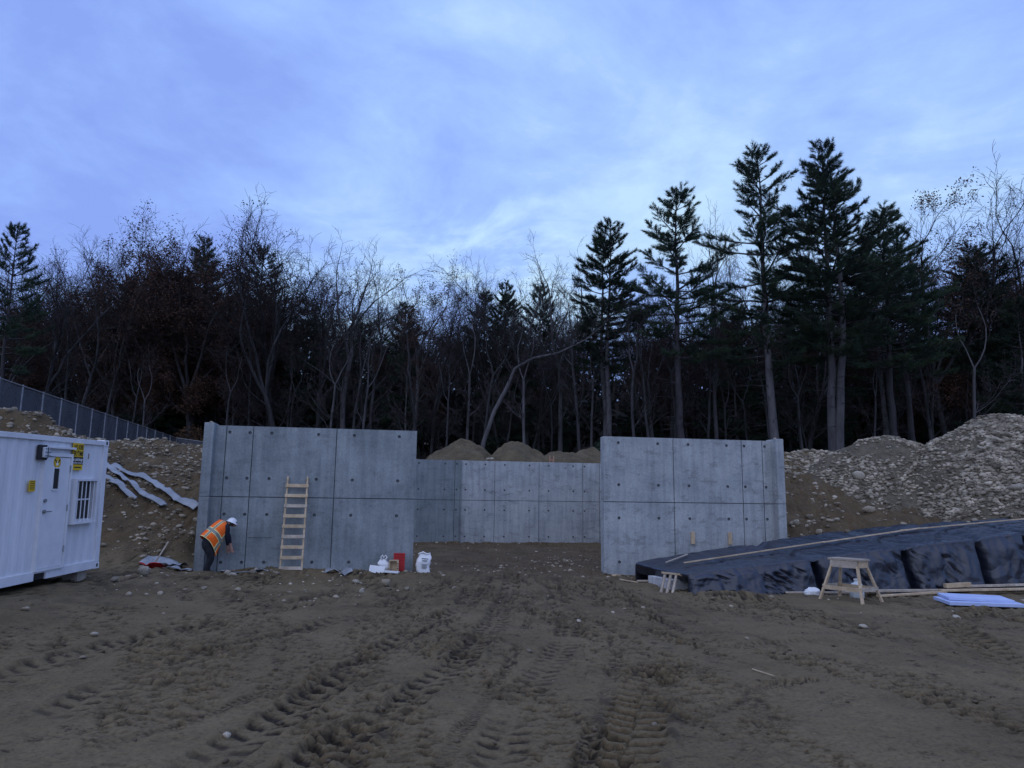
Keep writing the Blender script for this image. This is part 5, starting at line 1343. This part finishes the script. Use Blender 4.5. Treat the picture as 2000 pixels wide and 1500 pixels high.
# ------------------------------------------------------------------ trestle, battens, planks, foam boards
tr = empty('trestle', gpos(6.82, 15.25), (0, 0, R(-56))); tag(tr, 'wooden work trestle in front of the black tarpaulin', 'trestle')
zt = 0.80
MB().box(-0.34, 0.34, -0.19, 0.19, zt, zt + 0.038).build('top', M['grey_lumber'], tr, bevel=0.004)
legs = []
for sx in (-1, 1):
    for sy in (-1, 1):
        a = Vector((sx * 0.25, sy * 0.125, zt)); b = Vector((sx * 0.47, sy * 0.36, -0.05))
        MB().bar(b, a, 0.062, 0.040, (sx, 0, 0.2)).build('leg', M['lumber'], tr, bevel=0.004); legs.append((a, b))
MB().box(-0.29, 0.29, -0.185, -0.163, zt - 0.14, zt - 0.003).build('apron', M['grey_lumber'], tr)
MB().box(-0.29, 0.29, 0.163, 0.185, zt - 0.14, zt - 0.003).build('apron', M['grey_lumber'], tr)
for sx in (-0.302, 0.302): MB().box(sx - 0.012, sx + 0.012, -0.16, 0.16, zt - 0.13, zt - 0.003).build('end_board', M['lumber'], tr)
for sy in (-1, 1): MB().box(-0.40, 0.40, sy * 0.30 - 0.011, sy * 0.30 + 0.011, 0.22, 0.30).build('brace', M['lumber'], tr)
for sx in (-1, 1): MB().box(sx * 0.415 - 0.011, sx * 0.415 + 0.011, -0.285, 0.285, 0.24, 0.31).build('brace', M['grey_lumber'], tr)
jug = empty('plastic_jug', gpos(7.18, 15.75)); tag(jug, 'clear plastic jug on the ground behind the trestle leg', 'jug')
M['jug'] = material('jug', [(0.55, 0.62, 0.62), (0.68, 0.73, 0.72)], 8, rough=0.3, spec=0.5)
MB().tube([(0, 0, 0), (0, 0, 0.02), (0, 0, 0.22), (0, 0, 0.29), (0, 0, 0.32), (0, 0, 0.36)], [0.12, 0.14, 0.14, 0.10, 0.045, 0.045], 16).build('body', M['jug'], jug, smooth=True)
MB().tube([(0, 0, 0.355), (0, 0, 0.385)], 0.05, 14).build('cap', M['white_plastic'], jug)
tag(obj('plastic_bag', sack_mesh(0.30, 0.2, 0.16, 9.0, 0.6, M['white_plastic'], 'plastic_bag'), None, gpos(6.35, 16.0, -0.02)), 'small white bag lying behind the left leg of the trestle', 'bag')
# frame of battens leaning on the tarpaulin
bf = empty('batten_frame', gpos(3.42, 16.25), (0, 0, 0.15)); tag(bf, 'small frame of pale battens leaning by the left end of the tarpaulin', 'batten frame')
for k in range(3):
    x = -0.12 + 0.13 * k
    MB().bar((x - 0.14, -0.12, -0.02), (x + 0.09, 0.22, 0.35), 0.034, 0.055, (0, -1, 0.5)).build('batten', M['grey_lumber'], bf)
    MB().bar((x - 0.08, -0.04, -0.02), (x + 0.14, 0.28, 0.34), 0.026, 0.05, (0, -1, 0.5)).build('batten', M['grey_lumber'], bf)
MB().bar((-0.10, 0.20, 0.385), (0.30, 0.20, 0.345), 0.07, 0.035).build('head_batten', M['lumber'], bf)
MB().bar((0.26, 0.17, 0.345), (0.58, 0.22, 0.25), 0.07, 0.03).build('head_batten', M['lumber'], bf)
def plank(a, b, w, t, lab, mat='lumber', name='plank', group='loose boards by the tarpaulin', lift=0.0):
    za, zb_ = ground_z(*a) + t / 2 + lift, ground_z(*b) + t / 2 + lift
    A, B = Vector((*a, za)), Vector((*b, zb_))
    o = MB().bar((0, 0, 0), B - A, w, t).build(name, M[mat], None, A, bevel=0.003); tag(o, lab, name.replace('_', ' '), group); return o
plank((2.50, 18.25), (2.68, 18.55), 0.10, 0.04, 'short wood offcut tipped up at the left foot of the right wall', 'lumber', 'wood_offcut', lift=0.08)
plank((2.66, 18.2), (2.98, 17.6), 0.035, 0.02, 'thin broken stick beside the wood offcut by the right wall', 'lumber', 'stick')
plank((2.95, 17.55), (3.22, 17.62), 0.07, 0.03, 'small wood scrap left of the pale grey block', 'grey_lumber', 'wood_offcut', lift=0.03)
plank((7.75, 16.05), (9.35, 16.35), 0.11, 0.035, 'front left pale plank on the ground right of the trestle', lift=0.02)
plank((7.6, 16.35), (10.2, 16.85), 0.14, 0.04, 'long plank lying against the foot of the tarpaulin', 'grey_lumber', lift=0.03)
plank((9.3, 16.45), (12.6, 17.0), 0.14, 0.04, 'long plank running to the right picture edge', lift=0.04)
plank((9.6, 16.75), (12.8, 17.4), 0.16, 0.04, 'back plank at the foot of the tarpaulin near the right edge', 'grey_lumber', lift=0.10)
plank((9.5, 16.6), (10.1, 16.7), 0.10, 0.09, 'short block on top of the planks behind the foam boards', 'lumber', 'wood_block', lift=0.12)
plank((10.3, 15.35), (12.4, 15.5), 0.09, 0.03, 'thin plank right of the blue foam boards', 'grey_lumber')
plank((5.9, 16.3), (7.4, 16.15), 0.09, 0.03, 'thin plank behind the trestle', 'grey_lumber', lift=0.02)
M['foam'] = material('foam', [(0.38, 0.46, 0.70), (0.46, 0.54, 0.76)], 3, 5, rough=0.7, bump=0.1, bscale=20)
zf = ground_z(9.0, 14.7)
f1 = MB().box(-0.62, 0.68, -0.40, 0.40, 0.0, 0.06).build('foam_board', M['foam'], None, (9.0, 14.72, zf + 0.02), (0.01, 0.0, R(-10)), bevel=0.004); tag(f1, 'lower pale blue foam board at the right edge of the yard', 'foam board', 'stacked foam boards')
f2 = MB().box(-0.52, 0.60, -0.34, 0.38, 0.0, 0.045).build('foam_board', M['foam'], None, (9.02, 14.85, zf + 0.088), (0.015, 0.01, R(-14)), bevel=0.004); tag(f2, 'upper pale blue foam board lying on the lower one', 'foam board', 'stacked foam boards')
plank((2.70, 8.58), (2.84, 8.28), 0.012, 0.012, 'thin pale twig lying in the foreground on the right', 'lumber', 'twig', None, lift=0.01)
# ------------------------------------------------------------------ the worker
def skin_body(verts, edges, radii, root):
    me = bpy.data.meshes.new('body'); me.from_pydata(verts, edges, [])
    o = bpy.data.objects.new('body_tmp', me); COL.objects.link(o)
    md = o.modifiers.new('Skin', 'SKIN'); md.use_smooth_shade = True; md.branch_smoothing = 0.4
    for i, r in enumerate(radii):
        sv = me.skin_vertices[0].data[i]; sv.radius = (r, r) if not isinstance(r, tuple) else r; sv.use_root = (i == root)
    s2 = o.modifiers.new('Sub', 'SUBSURF'); s2.levels = 2; s2.render_levels = 2
    dg = bpy.context.evaluated_depsgraph_get(); dg.update()
    out = bpy.data.meshes.new_from_object(o.evaluated_get(dg)); bpy.data.objects.remove(o)
    return out
Vs = []; Es = []; Rr = []
def jnt(p, r, prev=None):
    Vs.append(tuple(p)); Rr.append(r)
    if prev is not None: Es.append((prev, len(Vs) - 1))
    return len(Vs) - 1
hip = Vector((0.6, -0.8, 0)); face = Vector((0.8, 0.6, 0))
pel = jnt((-0.01, 0, 0.80), 0.165)
sp1 = jnt((0.10, 0.06, 0.94), 0.14, pel); sp2 = jnt((0.22, 0.13, 1.07), 0.15, sp1); sp3 = jnt((0.33, 0.20, 1.17), 0.125, sp2)
nk = jnt((0.40, 0.25, 1.235), 0.058, sp3); hd0 = jnt((0.455, 0.285, 1.25), 0.075, nk); hd1 = jnt((0.515, 0.33, 1.225), 0.085, hd0)
nose = jnt((0.575, 0.375, 1.16), 0.022, hd1)
hands = []
for sg, knee, ank, toe, elb, hnd in ((1, (0.16, -0.02, 0.44), (0.06, -0.07, 0.08), (0.20, 0.03, 0.035), (0.47, 0.08, 0.90), (0.46, 0.24, 0.66)),
                                     (-1, (0.10, 0.24, 0.43), (-0.02, 0.20, 0.08), (0.13, 0.31, 0.035), (0.40, 0.48, 0.92), (0.48, 0.42, 0.68))):
    h = jnt(Vector((0.0, 0, 0.76)) + hip * 0.10 * sg, 0.125, pel); kn = jnt(knee, 0.088, h); ak = jnt(ank, 0.066, kn); jnt(Vector(ank) - face * 0.05 - Vector((0, 0, 0.04)), 0.04, ak); jnt(toe, 0.042, ak)
    sh = jnt(Vector((0.36, 0.22, 1.15)) + hip * 0.19 * sg, 0.072, sp3); el_ = jnt(elb, 0.052, sh); wr_ = jnt(hnd, 0.032, el_)
    dirh = (Vector(hnd) - Vector(elb)).normalized(); side = dirh.cross(Vector((0.5, -0.5, 0.2))).normalized()
    pm = jnt(Vector(hnd) + dirh * 0.06, 0.036, wr_); hands.append((pm, Vector(hnd) + dirh * 0.06))
    for q in range(4):
        k1 = jnt(Vector(hnd) + dirh * 0.11 + side * (q - 1.5) * 0.021, 0.010, pm); k2_ = jnt(Vector(hnd) + dirh * (0.145 + 0.01 * (q in (1, 2))) + side * (q - 1.5) * 0.022 + face * 0.018, 0.009, k1); jnt(Vector(hnd) + dirh * (0.165 + 0.012 * (q in (1, 2))) + side * (q - 1.5) * 0.022 + face * 0.04, 0.008, k2_)
    t1 = jnt(Vector(hnd) + dirh * 0.05 + side * 0.045, 0.011, wr_); jnt(Vector(hnd) + dirh * 0.09 + side * 0.06 + face * 0.02, 0.009, t1)
body = skin_body(Vs, Es, Rr, pel)
M['trouser'] = material('trouser', [(0.012, 0.014, 0.017), (0.024, 0.026, 0.030)], 9, rough=0.9, bump=0.3, bscale=14)
M['jacket'] = material('jacket', [(0.010, 0.013, 0.024), (0.02, 0.024, 0.038)], 9, rough=0.85, bump=0.3, bscale=14)
M['skin'] = material('skin', [(0.36, 0.20, 0.14), (0.44, 0.26, 0.19)], 12, rough=0.6)
M['boot'] = material('boot', [(0.06, 0.045, 0.03), (0.10, 0.075, 0.05)], 12, rough=0.8)
M['hair'] = material('hair', (0.03, 0.02, 0.014), rough=0.7)
M['hivis'] = material('hivis', [(0.98, 0.14, 0.012), (1.0, 0.18, 0.02)], 7, rough=0.7, bump=0.3, bscale=10)
M['lime'] = material('lime', [(0.85, 0.78, 0.30), (0.92, 0.86, 0.42)], 7, rough=0.6)
M['silver'] = material('silver', [(0.20, 0.22, 0.18), (0.27, 0.29, 0.25)], 9, rough=0.5)
M['helmet'] = material('helmet', [(0.74, 0.76, 0.78), (0.80, 0.81, 0.82)], 5, rough=0.35, spec=0.5)
body.materials.clear()
for k in ('trouser', 'jacket', 'skin', 'boot'): body.materials.append(M[k])
for p in body.polygons:
    c = p.center; mi = 1
    if c.z < 0.125 and c.x < 0.4: mi = 3
    elif c.z < 0.80 and min((c - hv).length for _, hv in hands) > 0.13 and c.x < 0.36: mi = 0
    elif min((c - hv).length for _, hv in hands) < 0.13: mi = 2
    elif (c - Vector((0.50, 0.32, 1.22))).length < 0.145: mi = 2
    p.material_index = mi; p.use_smooth = True
wkx, wky = wall_xy(-7.62, -0.62)
WZ = ground_z(wkx + 0.02, wky + 0.05)
pr = obj('person', body, None, (wkx + 0.02, wky, WZ - 0.005), (0, 0, R(4)))
tag(pr, 'worker in orange vest and white hard hat bending down at the left wall', 'person')
# vest, a shell round the torso
sp = [Vector(v) for v in ((0.0, 0.0, 0.83), (0.05, 0.025, 0.89), (0.12, 0.07, 0.97), (0.22, 0.13, 1.08), (0.31, 0.185, 1.17), (0.375, 0.225, 1.215))]
def vest_pt(t, ph, off=0.0):
    n = len(sp) - 1; k = min(int(t * n), n - 1); p = sp[k].lerp(sp[k + 1], t * n - k)
    ax = (sp[min(k + 1, n)] - sp[k]).normalized(); e1 = hip; e2 = ax.cross(e1).normalized()
    if e2.z > 0: e2 = -e2                                  # belly side
    a = 0.205 + 0.035 * math.sin(math.pi * min(t * 1.2, 1)) - 0.09 * max(0, t - 0.82) / 0.18; b = 0.168 + 0.012 * math.sin(3 * t) - 0.06 * max(0, t - 0.85) / 0.15
    c, s = math.cos(ph), math.sin(ph)
    fl = 1 + 0.05 * (1 - t) + 0.03 * math.sin(5 * ph + 4 * t) * (1 - t)
    q = p + e1 * (a * fl + off) * c + e2 * (b * fl + off) * s
    hang = (1 - t) ** 1.2 * max(0, s) ** 1.5
    return q + Vector((0.12, 0.02, -0.26)) * hang
def vest_patch(t0, t1, p0, p1, off, nt_=12, npz=16):
    vs = [vest_pt(t0 + (t1 - t0) * i / nt_, p0 + (p1 - p0) * j / npz, off) for i in range(nt_ + 1) for j in range(npz + 1)]
    fs = [(i * (npz + 1) + j, i * (npz + 1) + j + 1, (i + 1) * (npz + 1) + j + 1, (i + 1) * (npz + 1) + j) for i in range(nt_) for j in range(npz)]
    return MB().add(vs, fs)
vest = vest_patch(0, 1, 0, 2 * math.pi, 0.0, 24, 48).build('vest', M['hivis'], pr, smooth=True)
for p0, p1 in ((0, 2 * math.pi),):
    vest_patch(0.36, 0.50, p0, p1, 0.006, 4, 48).build('stripe_edge', M['lime'], vest, smooth=True)
    vest_patch(0.385, 0.475, p0, p1, 0.010, 4, 48).build('stripe', M['silver'], vest, smooth=True)
for pc in (-math.pi / 2 - 0.75, -math.pi / 2 + 0.75, math.pi / 2 - 0.8, math.pi / 2 + 0.8):
    vest_patch(0.03, 0.97, pc - 0.17, pc + 0.17, 0.005, 24, 4).build('stripe_edge', M['lime'], vest, smooth=True)
    vest_patch(0.03, 0.97, pc - 0.10, pc + 0.10, 0.009, 24, 4).build('stripe', M['silver'], vest, smooth=True)
vest_patch(0.0, 0.035, 0, 2 * math.pi, 0.005, 2, 48).build('hem', M['lime'], vest, smooth=True)
# hard hat and hair; head axis tips forward and down
hax = (Vector((-0.10, -0.06, 0.99)) + face * 0.55).normalized()
hc = Vector((0.497, 0.318, 1.245))
q = hax.to_track_quat('Z', 'Y').to_matrix()
fx_ = (face - hax * face.dot(hax)).normalized(); sd_ = hax.cross(fx_)
hm = MB(); vs = []; nr_, na = 9, 26
for i in range(nr_):
    el_ = math.pi / 2 * i / (nr_ - 1)
    for j in range(na):
        a = 2 * math.pi * j / na; rr_ = math.cos(el_)
        rid_ = 0.008 * math.exp(-(math.sin(a) * rr_ / 0.16) ** 2) * math.sin(el_)
        vs.append(hc + (fx_ * math.cos(a) * 0.132 + sd_ * math.sin(a) * 0.112) * rr_ + hax * (0.125 * math.sin(el_) + rid_))
fs = [(i * na + j, i * na + (j + 1) % na, (i + 1) * na + (j + 1) % na, (i + 1) * na + j) for i in range(nr_ - 1) for j in range(na)]
b = len(vs)
for kk, dz in ((1.0, 0.0), (1.0, -0.012)):
    for j in range(na):
        a = 2 * math.pi * j / na; ext = 1.14 + 0.22 * max(0, math.cos(a)) ** 2
        vs.append(hc + (fx_ * math.cos(a) * 0.132 + sd_ * math.sin(a) * 0.112) * ext + hax * (dz - 0.006 * max(0, math.cos(a))))
fs += [(j, b + j, b + (j + 1) % na, (j + 1) % na) for j in range(na)] + [(b + j, b + na + j, b + na + (j + 1) % na, b + (j + 1) % na) for j in range(na)]
hm.add(vs, fs); hat = hm.build('hard_hat', M['helmet'], pr, smooth=True)
mk = MB().box(-0.02, 0.02, -0.016, 0.016, -0.003, 0.003); mo_ = mk.build('sticker', M['black'], hat); mo_.location = hc + (fx_ * 0.55 - sd_ * 0.83).normalized() * 0.118 + hax * 0.045
mo_.rotation_euler = ((fx_ * 0.55 - sd_ * 0.83) + hax * 0.4).to_track_quat('Z', 'Y').to_euler()
hr_ = MB(); vs = []
for i in range(5):
    for j in range(na):
        a = math.pi * 0.42 + math.pi * 1.16 * j / (na - 1); k = 1 - 0.05 * i
        vs.append(hc + (fx_ * math.cos(a) * 0.108 + sd_ * math.sin(a) * 0.098) * k - hax * 0.022 * i)
hr_.add(vs, [(i * na + j, (i + 1) * na + j, (i + 1) * na + j + 1, i * na + j + 1) for i in range(4) for j in range(na - 1)]); hr_.build('hair', M['hair'], pr, smooth=True)
